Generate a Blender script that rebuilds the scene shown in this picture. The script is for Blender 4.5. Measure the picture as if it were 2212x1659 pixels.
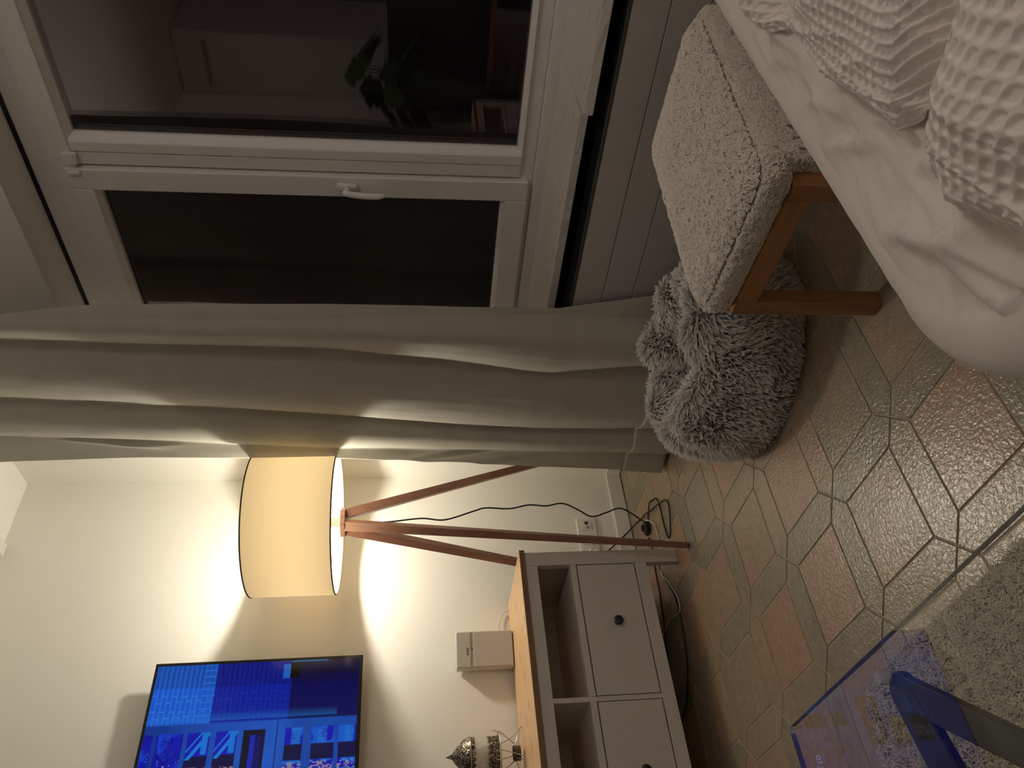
import bpy, bmesh, math, random
import numpy as np
from mathutils import Vector, Matrix, noise
random.seed(7); rng = np.random.default_rng(7)
scene = bpy.context.scene
COL = scene.collection
PI = math.pi
for o in list(bpy.data.objects): bpy.data.objects.remove(o)

# ------------------------------------------------------------------ camera
CAM = Vector((-2.00838, -2.86562, 0.935))
F_PX, YAW, PITCH, ROLL = 1673.04, math.radians(41.826), math.radians(7.1858), math.radians(-0.1427)
fw = Vector((math.sin(YAW)*math.cos(PITCH), math.cos(YAW)*math.cos(PITCH), -math.sin(PITCH)))
rt = Vector((math.cos(YAW), -math.sin(YAW), 0)); up = rt.cross(fw)
rt2 = rt*math.cos(ROLL) + up*math.sin(ROLL); up2 = up*math.cos(ROLL) - rt*math.sin(ROLL)
cd = bpy.data.cameras.new('camera'); cam = bpy.data.objects.new('camera', cd); COL.objects.link(cam)
# the phone was held sideways: picture right = room down, picture up = room right
m = Matrix((( -up2.x, rt2.x, -fw.x, CAM.x), (-up2.y, rt2.y, -fw.y, CAM.y), (-up2.z, rt2.z, -fw.z, CAM.z), (0, 0, 0, 1)))
cam.matrix_world = m
cd.sensor_fit = 'HORIZONTAL'; cd.sensor_width = 36.0; cd.lens = F_PX/2212*36.0
cd.clip_start = 0.02; cd.clip_end = 60
scene.camera = cam

# ------------------------------------------------------------------ world, exposure
w = bpy.data.worlds.new('night'); scene.world = w; w.use_nodes = True
bg = w.node_tree.nodes['Background']; bg.inputs[0].default_value = (0.010, 0.007, 0.006, 1); bg.inputs[1].default_value = 0.25
vs = scene.view_settings; vs.view_transform = 'Standard'; vs.look = 'None'; vs.gamma = 1.0; vs.use_curve_mapping = False
vs.exposure = 0.0
scene.cycles.use_denoising = True; scene.cycles.use_adaptive_sampling = True; scene.cycles.adaptive_threshold = 0.02
scene.cycles.max_bounces = 14; scene.cycles.diffuse_bounces = 10; scene.cycles.glossy_bounces = 5
scene.cycles.transparent_max_bounces = 12; scene.cycles.sample_clamp_indirect = 4.0
BULB = Vector((-0.463, -0.385, 1.335)); BULB_R = 0.032; BULB_S = 480.0
BULB_COL = (1.0, 0.925, 0.77, 1)
TV_GAIN = 0.46

FILL = Vector((-1.25, -3.7, 2.22)); FILL_R = 0.13; FILL_S = 21.5   # invented globe pendant, out of view, added as ambient fill

# ------------------------------------------------------------------ material helpers
def mat(name):
    m = bpy.data.materials.new(name); m.use_nodes = True
    return m, m.node_tree, m.node_tree.nodes['Principled BSDF']
def N(nt, t, **kw):
    n = nt.nodes.new(t)
    for k, v in kw.items():
        if k in n.inputs.keys() if isinstance(k, str) else False: n.inputs[k].default_value = v
        else: setattr(n, k, v)
    return n
def ramp(nt, stops):
    r = nt.nodes.new('ShaderNodeValToRGB'); e = r.color_ramp.elements
    while len(e) < len(stops): e.new(0.5)
    for el, (p, c) in zip(e, stops):
        el.position = p; el.color = (*c, 1) if len(c) == 3 else c
    return r
def coords(nt, scale=(1, 1, 1), rot=(0, 0, 0), kind='Object'):
    tc = nt.nodes.new('ShaderNodeTexCoord'); mp = nt.nodes.new('ShaderNodeMapping')
    mp.inputs['Scale'].default_value = scale; mp.inputs['Rotation'].default_value = rot
    nt.links.new(tc.outputs[kind], mp.inputs['Vector']); return mp.outputs['Vector']
def noise_n(nt, vec, scale, detail=3, rough=0.5, dist=0.0):
    n = nt.nodes.new('ShaderNodeTexNoise'); n.inputs['Scale'].default_value = scale; n.inputs['Detail'].default_value = detail
    n.inputs['Roughness'].default_value = rough; n.inputs['Distortion'].default_value = dist
    nt.links.new(vec, n.inputs['Vector']); return n
def bump(nt, b, h, strength=0.3, dist=0.002, prev=None):
    n = nt.nodes.new('ShaderNodeBump'); n.inputs['Strength'].default_value = strength; n.inputs['Distance'].default_value = dist
    nt.links.new(h, n.inputs['Height'])
    if prev is not None: nt.links.new(prev.outputs[0], n.inputs['Normal'])
    nt.links.new(n.outputs[0], b.inputs['Normal']); return n
def plain(name, col, rough=0.5, metal=0.0, nscale=60, var=0.05, bstr=0.08, bdist=0.001, spec=0.5):
    m, nt, b = mat(name); v = coords(nt)
    n = noise_n(nt, v, nscale, 3)
    lo = tuple(max(0, c*(1-var)) for c in col); hi = tuple(min(1, c*(1+var)) for c in col)
    r = ramp(nt, [(0.3, lo), (0.7, hi)]); nt.links.new(n.outputs['Fac'], r.inputs[0]); nt.links.new(r.outputs[0], b.inputs['Base Color'])
    b.inputs['Roughness'].default_value = rough; b.inputs['Metallic'].default_value = metal; b.inputs['Specular IOR Level'].default_value = spec
    if bstr: bump(nt, b, n.outputs['Fac'], bstr, bdist)
    return m
def wood(name, c1, c2, axis='X', rough=0.45, knots=None, scale=1.0, line=0.5):
    m, nt, b = mat(name)
    sc = {'X': (1.2, 18, 18), 'Y': (18, 1.2, 18), 'Z': (18, 18, 1.2)}[axis]
    v = coords(nt, tuple(s*scale for s in sc)); n = noise_n(nt, v, 2.2, 6, 0.6, 0.6)
    sc2 = {'X': (3, 160, 160), 'Y': (160, 3, 160), 'Z': (160, 160, 3)}[axis]
    v2 = coords(nt, tuple(s*scale for s in sc2)); n2 = noise_n(nt, v2, 1.0, 2)
    mx = N(nt, 'ShaderNodeMath', operation='MULTIPLY_ADD'); mx.inputs[1].default_value = line*0.6; nt.links.new(n2.outputs['Fac'], mx.inputs[0]); nt.links.new(n.outputs['Fac'], mx.inputs[2])
    r = ramp(nt, [(0.35, c1), (0.9, c2)]); nt.links.new(mx.outputs[0], r.inputs[0])
    out = r.outputs[0]
    if knots:
        vk = coords(nt, knots['scale']); vo = N(nt, 'ShaderNodeTexVoronoi'); vo.inputs['Scale'].default_value = 1.0; nt.links.new(vk, vo.inputs['Vector'])
        kr = ramp(nt, [(0.0, (1, 1, 1)), (knots['size'], (0.7, 0.7, 0.7)), (knots['size']*1.8, (0, 0, 0))]); nt.links.new(vo.outputs['Distance'], kr.inputs[0])
        mixc = N(nt, 'ShaderNodeMix', data_type='RGBA'); nt.links.new(kr.outputs[0], mixc.inputs[0]); nt.links.new(out, mixc.inputs[6]); mixc.inputs[7].default_value = (*knots['col'], 1)
        out = mixc.outputs[2]
    nt.links.new(out, b.inputs['Base Color']); b.inputs['Roughness'].default_value = rough
    bump(nt, b, n2.outputs['Fac'], 0.12, 0.0006); return m
def emis(name, col, s):
    m, nt, b = mat(name); b.inputs['Base Color'].default_value = (0, 0, 0, 1)
    b.inputs['Emission Color'].default_value = (*col[:3], 1); b.inputs['Emission Strength'].default_value = s; return m
def glass_sheet(name, gain, tint=(1, 1, 1), rcol=(1, 1, 1), ior=1.5):
    """thin clear pane: see-through plus the mirror share both of its faces send back"""
    m = bpy.data.materials.new(name); m.use_nodes = True; nt = m.node_tree; nt.nodes.clear()
    out = nt.nodes.new('ShaderNodeOutputMaterial'); tr = nt.nodes.new('ShaderNodeBsdfTransparent'); tr.inputs[0].default_value = (*tint, 1)
    gl = nt.nodes.new('ShaderNodeBsdfGlossy'); gl.inputs['Roughness'].default_value = 0.0; gl.inputs['Color'].default_value = (*rcol, 1)
    fr = nt.nodes.new('ShaderNodeFresnel'); fr.inputs['IOR'].default_value = ior
    geo = nt.nodes.new('ShaderNodeNewGeometry'); inv = N(nt, 'ShaderNodeMath', operation='SUBTRACT'); inv.inputs[0].default_value = 1.0
    nt.links.new(geo.outputs['Backfacing'], inv.inputs[1])
    mu = N(nt, 'ShaderNodeMath', operation='MULTIPLY'); mu.inputs[1].default_value = gain; nt.links.new(fr.outputs[0], mu.inputs[0])
    mu2 = N(nt, 'ShaderNodeMath', operation='MULTIPLY', use_clamp=True); nt.links.new(mu.outputs[0], mu2.inputs[0]); nt.links.new(inv.outputs[0], mu2.inputs[1])
    mx = nt.nodes.new('ShaderNodeMixShader'); nt.links.new(mu2.outputs[0], mx.inputs[0]); nt.links.new(tr.outputs[0], mx.inputs[1]); nt.links.new(gl.outputs[0], mx.inputs[2])
    nt.links.new(mx.outputs[0], out.inputs[0]); return m

# ------------------------------------------------------------------ mesh helpers
class MB:
    def __init__(s): s.v = []; s.f = []
    def add(s, vs, fs):
        b = len(s.v); s.v += [tuple(v) for v in vs]; s.f += [tuple(i+b for i in f) for f in fs]; return s
    def box(s, x0, x1, y0, y1, z0, z1):
        x0, x1 = min(x0, x1), max(x0, x1); y0, y1 = min(y0, y1), max(y0, y1); z0, z1 = min(z0, z1), max(z0, z1)
        return s.add([(x0, y0, z0), (x1, y0, z0), (x1, y1, z0), (x0, y1, z0), (x0, y0, z1), (x1, y0, z1), (x1, y1, z1), (x0, y1, z1)],
              [(0, 3, 2, 1), (4, 5, 6, 7), (0, 1, 5, 4), (1, 2, 6, 5), (2, 3, 7, 6), (3, 0, 4, 7)])
    def obox(s, o, a, b, c):
        """box from corner o with edge vectors a, b, c (right handed)"""
        o, a, b, c = map(Vector, (o, a, b, c))
        return s.add([o, o+a, o+a+b, o+b, o+c, o+a+c, o+a+b+c, o+b+c], [(0, 3, 2, 1), (4, 5, 6, 7), (0, 1, 5, 4), (1, 2, 6, 5), (2, 3, 7, 6), (3, 0, 4, 7)])
    def prism(s, poly, z0, z1):
        n = len(poly)
        if sum(poly[i][0]*poly[(i+1) % n][1]-poly[(i+1) % n][0]*poly[i][1] for i in range(n)) < 0: poly = poly[::-1]
        return s.add([(x, y, z0) for x, y in poly]+[(x, y, z1) for x, y in poly],
              [tuple(range(n-1, -1, -1)), tuple(range(n, 2*n))]+[(i, (i+1) % n, n+(i+1) % n, n+i) for i in range(n)])
    def beam(s, p0, p1, w0, w1, side=None):
        """square tapering bar"""
        p0, p1 = Vector(p0), Vector(p1); d = (p1-p0).normalized()
        a = (Vector(side) if side else (Vector((0, 0, 1)) if abs(d.z) < .9 else Vector((1, 0, 0)))); a = (a-d*a.dot(d)).normalized(); b = d.cross(a)
        vs = []
        for p, w in ((p0, w0), (p1, w1)):
            wa, wb = (w if isinstance(w, tuple) else (w, w))
            for sa, sb in ((-1, -1), (1, -1), (1, 1), (-1, 1)): vs.append(p+a*sa*wa/2+b*sb*wb/2)
        return s.add(vs, [(0, 3, 2, 1), (4, 5, 6, 7), (0, 1, 5, 4), (1, 2, 6, 5), (2, 3, 7, 6), (3, 0, 4, 7)])
    def rings(s, rings, cap=True, closed=False):
        n = len(rings[0]); b = len(s.v)
        for r in rings: s.v += [tuple(p) for p in r]
        R = len(rings)
        for k in range(R if closed else R-1):
            k2 = (k+1) % R
            for i in range(n): s.f.append((b+k*n+i, b+k*n+(i+1) % n, b+k2*n+(i+1) % n, b+k2*n+i))
        if cap and not closed:
            s.f.append(tuple(b+i for i in range(n-1, -1, -1))); s.f.append(tuple(b+(R-1)*n+i for i in range(n)))
        return s
    def tube(s, pts, r, n=10, closed=False):
        pts = [Vector(p) for p in pts]; P = len(pts); rr = r if isinstance(r, (list, tuple)) else [r]*P
        d0 = (pts[1]-pts[0]).normalized(); a = Vector((0, 0, 1)) if abs(d0.z) < .9 else Vector((1, 0, 0)); a = (a-d0*a.dot(d0)).normalized()
        rs = []
        for i, p in enumerate(pts):
            if closed: d = (pts[(i+1) % P]-pts[i-1]).normalized()
            else: d = (pts[min(i+1, P-1)]-pts[max(i-1, 0)]).normalized()
            a = (a-d*a.dot(d)).normalized(); b = d.cross(a)
            rs.append([p+(a*math.cos(t)+b*math.sin(t))*rr[i] for t in [2*PI*k/n for k in range(n)]])
        return s.rings(rs, closed=closed)
    def lathe(s, prof, c=(0, 0, 0), n=48, cap=True):
        rs = [[(c[0]+r*math.cos(2*PI*k/n), c[1]+r*math.sin(2*PI*k/n), c[2]+z) for k in range(n)] for r, z in prof]
        return s.rings(rs, cap=cap)
    def grid(s, fn, nu, nv):
        b = len(s.v)
        for i in range(nu+1):
            for j in range(nv+1): s.v.append(tuple(fn(i/nu, j/nv)))
        for i in range(nu):
            for j in range(nv):
                a = b+i*(nv+1)+j; s.f.append((a, a+nv+1, a+nv+2, a+1))
        return s
def link(name, data, parent=None, material=None):
    o = bpy.data.objects.new(name, data); COL.objects.link(o)
    if material: data.materials.append(material)
    if parent is not None:
        o.parent = parent
        q = parent; off = Vector((0, 0, 0))
        while q is not None: off += q.location; q = q.parent
        o.location = -off
    return o
def build(name, mb, material, parent=None, bev=0.0, smooth=False, seg=2, angle=35):
    me = bpy.data.meshes.new(name); me.from_pydata(mb.v, [], mb.f); me.validate()
    o = link(name, me, parent, material)
    if smooth:
        me.polygons.foreach_set('use_smooth', [True]*len(me.polygons))
    if bev:
        md = o.modifiers.new('edge', 'BEVEL'); md.width = bev; md.segments = seg; md.limit_method = 'ANGLE'; md.angle_limit = math.radians(angle); md.harden_normals = False
    if smooth == 'auto':
        bm = bmesh.new(); bm.from_mesh(me)
        for e in bm.edges:
            if len(e.link_faces) == 2 and e.calc_face_angle(0) > math.radians(40): e.smooth = False
        bm.to_mesh(me); bm.free()
    return o
def tag(o, label, cat, group=None):
    o['label'] = label; o['category'] = cat
    if group: o['group'] = group
    return o
def thing(name, label, cat, loc=(0, 0, 0), group=None):
    o = bpy.data.objects.new(name, None); COL.objects.link(o); o.location = loc; o.empty_display_size = 0.05
    return tag(o, label, cat, group)
def struct(name, mb, material, parent=None, **kw):
    o = build(name, mb, material, parent, **kw)
    if parent is None: o['kind'] = 'structure'
    return o
def text(name, body, size, M, material, parent, extrude=0.0004, align='LEFT'):
    c = bpy.data.curves.new(name, 'FONT'); c.body = body; c.size = size; c.extrude = extrude; c.align_x = align
    if name == 'logo': c.shear = .3; c.offset = .0002; c.space_character = 1.15
    tmp = bpy.data.objects.new('tmp', c); me = bpy.data.meshes.new_from_object(tmp); bpy.data.objects.remove(tmp)
    me.transform(M); me.name = name
    return link(name, me, parent, material)
def catmull(pts, n=8, closed=False):
    pts = [Vector(p) for p in pts]; out = []; P = len(pts)
    for i in range(P if closed else P-1):
        if closed: a, b, c, d = pts[i-1], pts[i], pts[(i+1) % P], pts[(i+2) % P]
        else: a, b, c, d = pts[max(i-1, 0)], pts[i], pts[i+1], pts[min(i+2, P-1)]
        for k in range(n):
            t = k/n; out.append(0.5*((2*b)+(c-a)*t+(2*a-5*b+4*c-d)*t*t+(3*b-a-3*c+d)*t**3))
    if not closed: out.append(pts[-1])
    return out
def hair(name, P, material, parent=None, r0=0.0008, r1=0.0002):
    """P: (n, k, 3) array of strand points"""
    n, k, _ = P.shape
    hc = bpy.data.hair_curves.new(name); hc.add_curves([k]*n)
    hc.points.foreach_set('position', P.reshape(-1).astype(np.float32))
    rad = np.tile(np.linspace(r0, r1, k), n).astype(np.float32)
    a = hc.attributes.get('radius') or hc.attributes.new('radius', 'FLOAT', 'POINT'); a.data.foreach_set('value', rad)
    return link(name, hc, parent, material)

# ------------------------------------------------------------------ materials
M_wall = plain('wall_paint', (0.84, 0.825, 0.78), 0.75, nscale=220, var=0.012, bstr=0.10, bdist=0.0006, spec=0.25)
M_ceil = plain('ceiling_paint', (0.87, 0.86, 0.83), 0.85, nscale=200, var=0.012, bstr=0.08, bdist=0.0006, spec=0.2)
M_base = plain('skirting_paint', (0.74, 0.73, 0.70), 0.4, nscale=90, var=0.02, bstr=0.03)
M_pvc = plain('window_plastic', (0.80, 0.785, 0.77), 0.33, nscale=40, var=0.02, bstr=0.015)
M_black = plain('matt_black', (0.012, 0.012, 0.013), 0.55, nscale=80, var=0.2)
M_rad = plain('radiator_enamel', (0.46, 0.455, 0.45), 0.38, nscale=30, var=0.02, bstr=0.01)
M_cab = plain('white_stain', (0.70, 0.66, 0.62), 0.42, nscale=70, var=0.03, bstr=0.03)
M_pine = wood('oiled_pine', (0.74, 0.43, 0.20), (0.93, 0.65, 0.38), 'X', 0.42, knots=dict(scale=(7.5, 30, 3), size=0.12, col=(0.16, 0.09, 0.05)))
M_pine_shade = wood('pine_shaded', (0.20, 0.115, 0.06), (0.30, 0.18, 0.10), 'X', 0.45)  # darker copy of the pine, with the front edge's shade in its colour
M_walnut = wood('walnut_leg', (0.17, 0.075, 0.05), (0.33, 0.165, 0.12), 'Z', 0.42)
M_oak = wood('stained_oak', (0.28, 0.12, 0.045), (0.48, 0.235, 0.10), 'Y', 0.38)
M_oakz = wood('stained_oak_upright', (0.24, 0.10, 0.038), (0.40, 0.19, 0.08), 'Z', 0.38)
M_metal = plain('brushed_steel', (0.55, 0.53, 0.50), 0.28, 1.0, nscale=50, var=0.1)
M_knob = plain('black_knob', (0.03, 0.03, 0.035), 0.4, nscale=50)
M_cable = plain('black_cable', (0.014, 0.014, 0.018), 0.4, nscale=50)
M_cablew = plain('white_cable', (0.75, 0.73, 0.70), 0.4, nscale=50)
M_plate = plain('socket_plastic', (0.80, 0.78, 0.72), 0.3, nscale=50, var=0.02, bstr=0.01)
M_spk = plain('speaker_cloth', (0.50, 0.48, 0.44), 0.6, nscale=700, var=0.08, bstr=0.2, bdist=0.0005)
M_spkb = plain('speaker_body', (0.60, 0.58, 0.53), 0.4, nscale=60, var=0.02)
M_spkd = plain('speaker_band', (0.36, 0.345, 0.32), 0.35, nscale=60)
M_logo = plain('logo_grey', (0.10, 0.10, 0.10), 0.5, nscale=50)

def mk_marble():
    m, nt, b = mat('veined_marble'); v = coords(nt, (5, .8, 5), (0, 0, 0.10)); n = noise_n(nt, v, 3.0, 8, 0.6, 1.6)
    r = ramp(nt, [(0.30, (0.72, 0.68, 0.63)), (0.475, (0.78, 0.74, 0.69)), (0.50, (0.54, 0.49, 0.43)), (0.52, (0.79, 0.75, 0.70)), (0.8, (0.68, 0.64, 0.59))])
    nt.links.new(n.outputs['Fac'], r.inputs[0]); nt.links.new(r.outputs[0], b.inputs['Base Color']); b.inputs['Roughness'].default_value = 0.3
    return m
M_marble = mk_marble()

def mk_tile():
    m, nt, b = mat('glazed_tile'); at = N(nt, 'ShaderNodeAttribute', attribute_name='tcol')
    sep = N(nt, 'ShaderNodeSeparateColor'); nt.links.new(at.outputs['Color'], sep.inputs[0])
    v = coords(nt)
    n = noise_n(nt, v, 7, 4, 0.55, 0.4)
    add = N(nt, 'ShaderNodeMath', operation='MULTIPLY_ADD'); add.inputs[1].default_value = 0.85; nt.links.new(n.outputs['Fac'], add.inputs[0])
    sub = N(nt, 'ShaderNodeMath', operation='SUBTRACT'); sub.inputs[1].default_value = 0.42; nt.links.new(sep.outputs[0], sub.inputs[0]); nt.links.new(sub.outputs[0], add.inputs[2])
    r = ramp(nt, [(0.0, (0.245, 0.222, 0.167)), (0.35, (0.305, 0.255, 0.18)), (0.62, (0.37, 0.265, 0.185)), (1.0, (0.41, 0.25, 0.175))])
    nt.links.new(add.outputs[0], r.inputs[0])
    n2 = noise_n(nt, v, 45, 5, 0.6)
    r2 = ramp(nt, [(0.3, (0.82, 0.82, 0.82)), (0.7, (1.1, 1.1, 1.1))]); nt.links.new(n2.outputs['Fac'], r2.inputs[0])
    mx = N(nt, 'ShaderNodeMix', data_type='RGBA', blend_type='MULTIPLY'); mx.inputs[0].default_value = 1.0
    nt.links.new(r.outputs[0], mx.inputs[6]); nt.links.new(r2.outputs[0], mx.inputs[7]); nt.links.new(mx.outputs[2], b.inputs['Base Color'])
    b.inputs['Roughness'].default_value = 0.27; b.inputs['Specular IOR Level'].default_value = 0.6
    n3 = noise_n(nt, v, 125, 2, 0.5, 0.6); n4 = noise_n(nt, v, 11, 2)
    b1 = bump(nt, b, n4.outputs['Fac'], 0.18, 0.006); bump(nt, b, n3.outputs['Fac'], 0.46, 0.0028, b1)
    return m
M_tile = mk_tile()
M_grout = plain('grout', (0.40, 0.35, 0.28), 0.8, nscale=300, var=0.2, bstr=0.3)

def mk_curtain():
    m, nt, b = mat('curtain_cloth'); v = coords(nt)
    n1 = noise_n(nt, v, 14, 3)
    r = ramp(nt, [(0.3, (0.43, 0.417, 0.355)), (0.7, (0.47, 0.457, 0.39))]); nt.links.new(n1.outputs['Fac'], r.inputs[0]); nt.links.new(r.outputs[0], b.inputs['Base Color'])
    b.inputs['Roughness'].default_value = 0.72; b.inputs['Sheen Weight'].default_value = 0.05
    wv = N(nt, 'ShaderNodeTexWave', wave_type='BANDS', bands_direction='DIAGONAL'); wv.inputs['Scale'].default_value = 95; wv.inputs['Distortion'].default_value = 0.6; nt.links.new(v, wv.inputs['Vector'])
    bump(nt, b, wv.outputs['Fac'], 0.10, 0.0006)
    tr = N(nt, 'ShaderNodeBsdfTranslucent'); tr.inputs[0].default_value = (0.5, 0.45, 0.35, 1)
    mx = N(nt, 'ShaderNodeMixShader'); mx.inputs[0].default_value = 0.10
    out = nt.nodes['Material Output']; nt.links.new(b.outputs[0], mx.inputs[1]); nt.links.new(tr.outputs[0], mx.inputs[2]); nt.links.new(mx.outputs[0], out.inputs[0])
    return m
M_curtain = mk_curtain()

def mk_shade(name, tcol, dcol, f):
    m, nt, b = mat(name); v = coords(nt, (30, 30, 260)); n = noise_n(nt, v, 3, 3)
    r = ramp(nt, [(0.25, tuple(c*0.93 for c in tcol)), (0.75, tcol)]); nt.links.new(n.outputs['Fac'], r.inputs[0])
    out = nt.nodes['Material Output']; nt.nodes.remove(b)
    tr = N(nt, 'ShaderNodeBsdfTranslucent'); nt.links.new(r.outputs[0], tr.inputs[0])
    df = N(nt, 'ShaderNodeBsdfDiffuse'); df.inputs[0].default_value = (*dcol, 1)
    mx = N(nt, 'ShaderNodeMixShader'); mx.inputs[0].default_value = f; nt.links.new(df.outputs[0], mx.inputs[1]); nt.links.new(tr.outputs[0], mx.inputs[2])
    nt.links.new(mx.outputs[0], out.inputs[0]); return m
M_shade = mk_shade('shade_linen', (0.66, 0.50, 0.28), (0.80, 0.74, 0.60), 0.155)

def mk_boucle():
    m, nt, b = mat('boucle_wool'); v = coords(nt)
    n = noise_n(nt, v, 170, 4, 0.65, 1.2); n2 = noise_n(nt, v, 9, 2)
    r = ramp(nt, [(0.32, (0.62, 0.565, 0.50)), (0.6, (0.84, 0.785, 0.71))]); nt.links.new(n.outputs['Fac'], r.inputs[0]); nt.links.new(r.outputs[0], b.inputs['Base Color'])
    b.inputs['Roughness'].default_value = 0.9; b.inputs['Sheen Weight'].default_value = 0.3
    b1 = bump(nt, b, n2.outputs['Fac'], 0.3, 0.01); bump(nt, b, n.outputs['Fac'], 0.9, 0.006, b1); return m
M_boucle = mk_boucle()
def cloth(name, col, scale=420, bstr=0.25, sheen=0.2, trans=0.0):
    m, nt, b = mat(name); v = coords(nt, (1, 1, 1), (0.2, 0.1, 0.5))
    n = noise_n(nt, v, 12, 4)
    r = ramp(nt, [(0.3, tuple(c*0.95 for c in col)), (0.7, col)]); nt.links.new(n.outputs['Fac'], r.inputs[0]); nt.links.new(r.outputs[0], b.inputs['Base Color'])
    b.inputs['Roughness'].default_value = 0.85; b.inputs['Sheen Weight'].default_value = sheen
    va = coords(nt, (scale, scale*0.15, scale*0.3)); na = noise_n(nt, va, 1, 2)
    vb = coords(nt, (scale*0.15, scale, scale*0.3)); nb = noise_n(nt, vb, 1, 2)
    ad = N(nt, 'ShaderNodeMath', operation='ADD'); nt.links.new(na.outputs['Fac'], ad.inputs[0]); nt.links.new(nb.outputs['Fac'], ad.inputs[1])
    bump(nt, b, ad.outputs[0], bstr, 0.0008); return m
M_throw = cloth('muslin', (0.84, 0.79, 0.725))
M_waffle = cloth('waffle_cotton', (0.86, 0.80, 0.745), 500, 0.2)
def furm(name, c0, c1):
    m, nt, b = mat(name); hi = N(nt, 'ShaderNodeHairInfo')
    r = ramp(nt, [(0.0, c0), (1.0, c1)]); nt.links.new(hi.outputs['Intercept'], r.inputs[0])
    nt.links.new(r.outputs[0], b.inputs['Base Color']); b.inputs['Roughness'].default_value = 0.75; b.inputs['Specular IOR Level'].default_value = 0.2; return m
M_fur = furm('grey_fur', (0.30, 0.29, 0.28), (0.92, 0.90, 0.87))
M_furbase = plain('fur_backing', (0.16, 0.152, 0.145), 0.95, nscale=200, var=0.2)
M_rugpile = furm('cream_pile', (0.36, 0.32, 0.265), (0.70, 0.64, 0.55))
M_rugbase = plain('rug_backing', (0.42, 0.38, 0.31), 0.95, nscale=200, var=0.2)

# ------------------------------------------------------------------ room shell
H = 2.545; XL, YR = -3.55, -5.3
struct('wall_back', MB().box(XL-.1, 0.35, 0, 0.12, -0.05, H+.05), M_wall)
wr = MB()
OY0, OY1, OZ0, OZ1 = -2.95, -0.55, 0.487, 2.104
wr.box(0, 0.35, YR, 0, -0.05, OZ0); wr.box(0, 0.35, YR, 0, OZ1, H+.05); wr.box(0, 0.35, OY1, 0, OZ0, OZ1); wr.box(0, 0.35, YR, OY0, OZ0, OZ1)
struct('wall_right', wr, M_wall)
struct('wall_rear', MB().box(XL-.1, 0.35, YR-.12, YR, -0.05, H+.05), M_wall)
M_hall = plain('hall_unlit_dark', (0.10, 0.09, 0.09), 0.8, nscale=60)  # dark colour stands in for the missing light in the hall
wl = MB(); wl.box(XL-.12, XL, YR, -2.6, -0.05, H+.05); wl.box(XL-.12, XL, -2.6, 0.0, 2.5, H+.05)
struct('wall_left', wl, M_wall)
struct('wall_hall', MB().box(XL-.9, XL-.8, -2.8, 0.1, -0.05, H+.05).box(XL-.8, XL-.12, -2.75, -2.6, -.05, H+.05).box(XL-.8, XL-.1, 0.0, 0.12, -.05, H+.05), M_hall)
struct('ceiling', MB().box(XL-.9, 0.35, YR-.1, 0.12, H, H+0.1), M_ceil)

# floor: square tiles with picket tiles between them, grout below
def clip(poly, a, b, c):
    out = []
    for i in range(len(poly)):
        p, q = poly[i], poly[(i+1) % len(poly)]; dp, dq = a*p[0]+b*p[1]-c, a*q[0]+b*q[1]-c
        if dp <= 0: out.append(p)
        if dp*dq < 0: t = dp/(dp-dq); out.append((p[0]+(q[0]-p[0])*t, p[1]+(q[1]-p[1])*t))
    return out
def inset(poly, d):
    n = len(poly); out = []
    for i in range(n):
        p0, p1, p2 = Vector(poly[i-1]), Vector(poly[i]), Vector(poly[(i+1) % n])
        e1 = (p1-p0).normalized(); e2 = (p2-p1).normalized()
        n1 = Vector((-e1.y, e1.x)); n2 = Vector((-e2.y, e2.x)); k = 1+n1.dot(n2)
        out.append(tuple(p1+(n1+n2)*(d/max(k, .15))))
    return out
PT, TH, OX, OY = 0.2878, math.radians(-0.443), -1.1056, -1.7568
def lat(i, j): x, y = i*PT, j*PT; return (OX+x*math.cos(TH)-y*math.sin(TH), OY+x*math.sin(TH)+y*math.cos(TH))
A = 0.147
fv, ff, fc = [], [], []
def tile(poly, kind):
    poly = clip(poly, 0, 1, -0.0935); 
    if len(poly) >= 3: poly = clip(poly, 1, 0, 0.0)
    if len(poly) < 3: return
    q = []
    for p in poly:
        if not q or (Vector(p)-Vector(q[-1])).length > 1e-4: q.append(p)
    if len(q) > 2 and (Vector(q[0])-Vector(q[-1])).length < 1e-4: q.pop()
    if len(q) < 3: return
    ar = sum(q[i][0]*q[(i+1) % len(q)][1]-q[(i+1) % len(q)][0]*q[i][1] for i in range(len(q)))/2
    if abs(ar) < 1.5e-3: return
    lift = random.uniform(-.0004, .0004); n = len(q)
    ls = [(inset(q, 0.0012), -0.0042), (inset(q, 0.0016), -0.0014+lift), (inset(q, 0.0032), lift)]
    b = len(fv)
    for pl, z in ls: fv.extend([(x, y, z) for x, y in pl])
    c = (random.gauss(0.62, .17) if kind else random.gauss(0.33, .2)); c = min(max(c, 0), 1)
    for k in (0, 1):
        for i in range(n): ff.append((b+k*n+i, b+k*n+(i+1) % n, b+(k+1)*n+(i+1) % n, b+(k+1)*n+i)); fc.append(c)
    ff.append(tuple(b+2*n+i for i in range(n))); fc.append(c)
for i in range(-12, 6):
    for j in range(-14, 9):
        tile([lat(i+A, j+A), lat(i+1-A, j+A), lat(i+1-A, j+1-A), lat(i+A, j+1-A)], 1)
        tile([lat(i, j), lat(i+A, j-A), lat(i+1-A, j-A), lat(i+1, j), lat(i+1-A, j+A), lat(i+A, j+A)], 0)
        tile([lat(i, j), lat(i+A, j+A), lat(i+A, j+1-A), lat(i, j+1), lat(i-A, j+1-A), lat(i-A, j+A)], 0)
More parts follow.
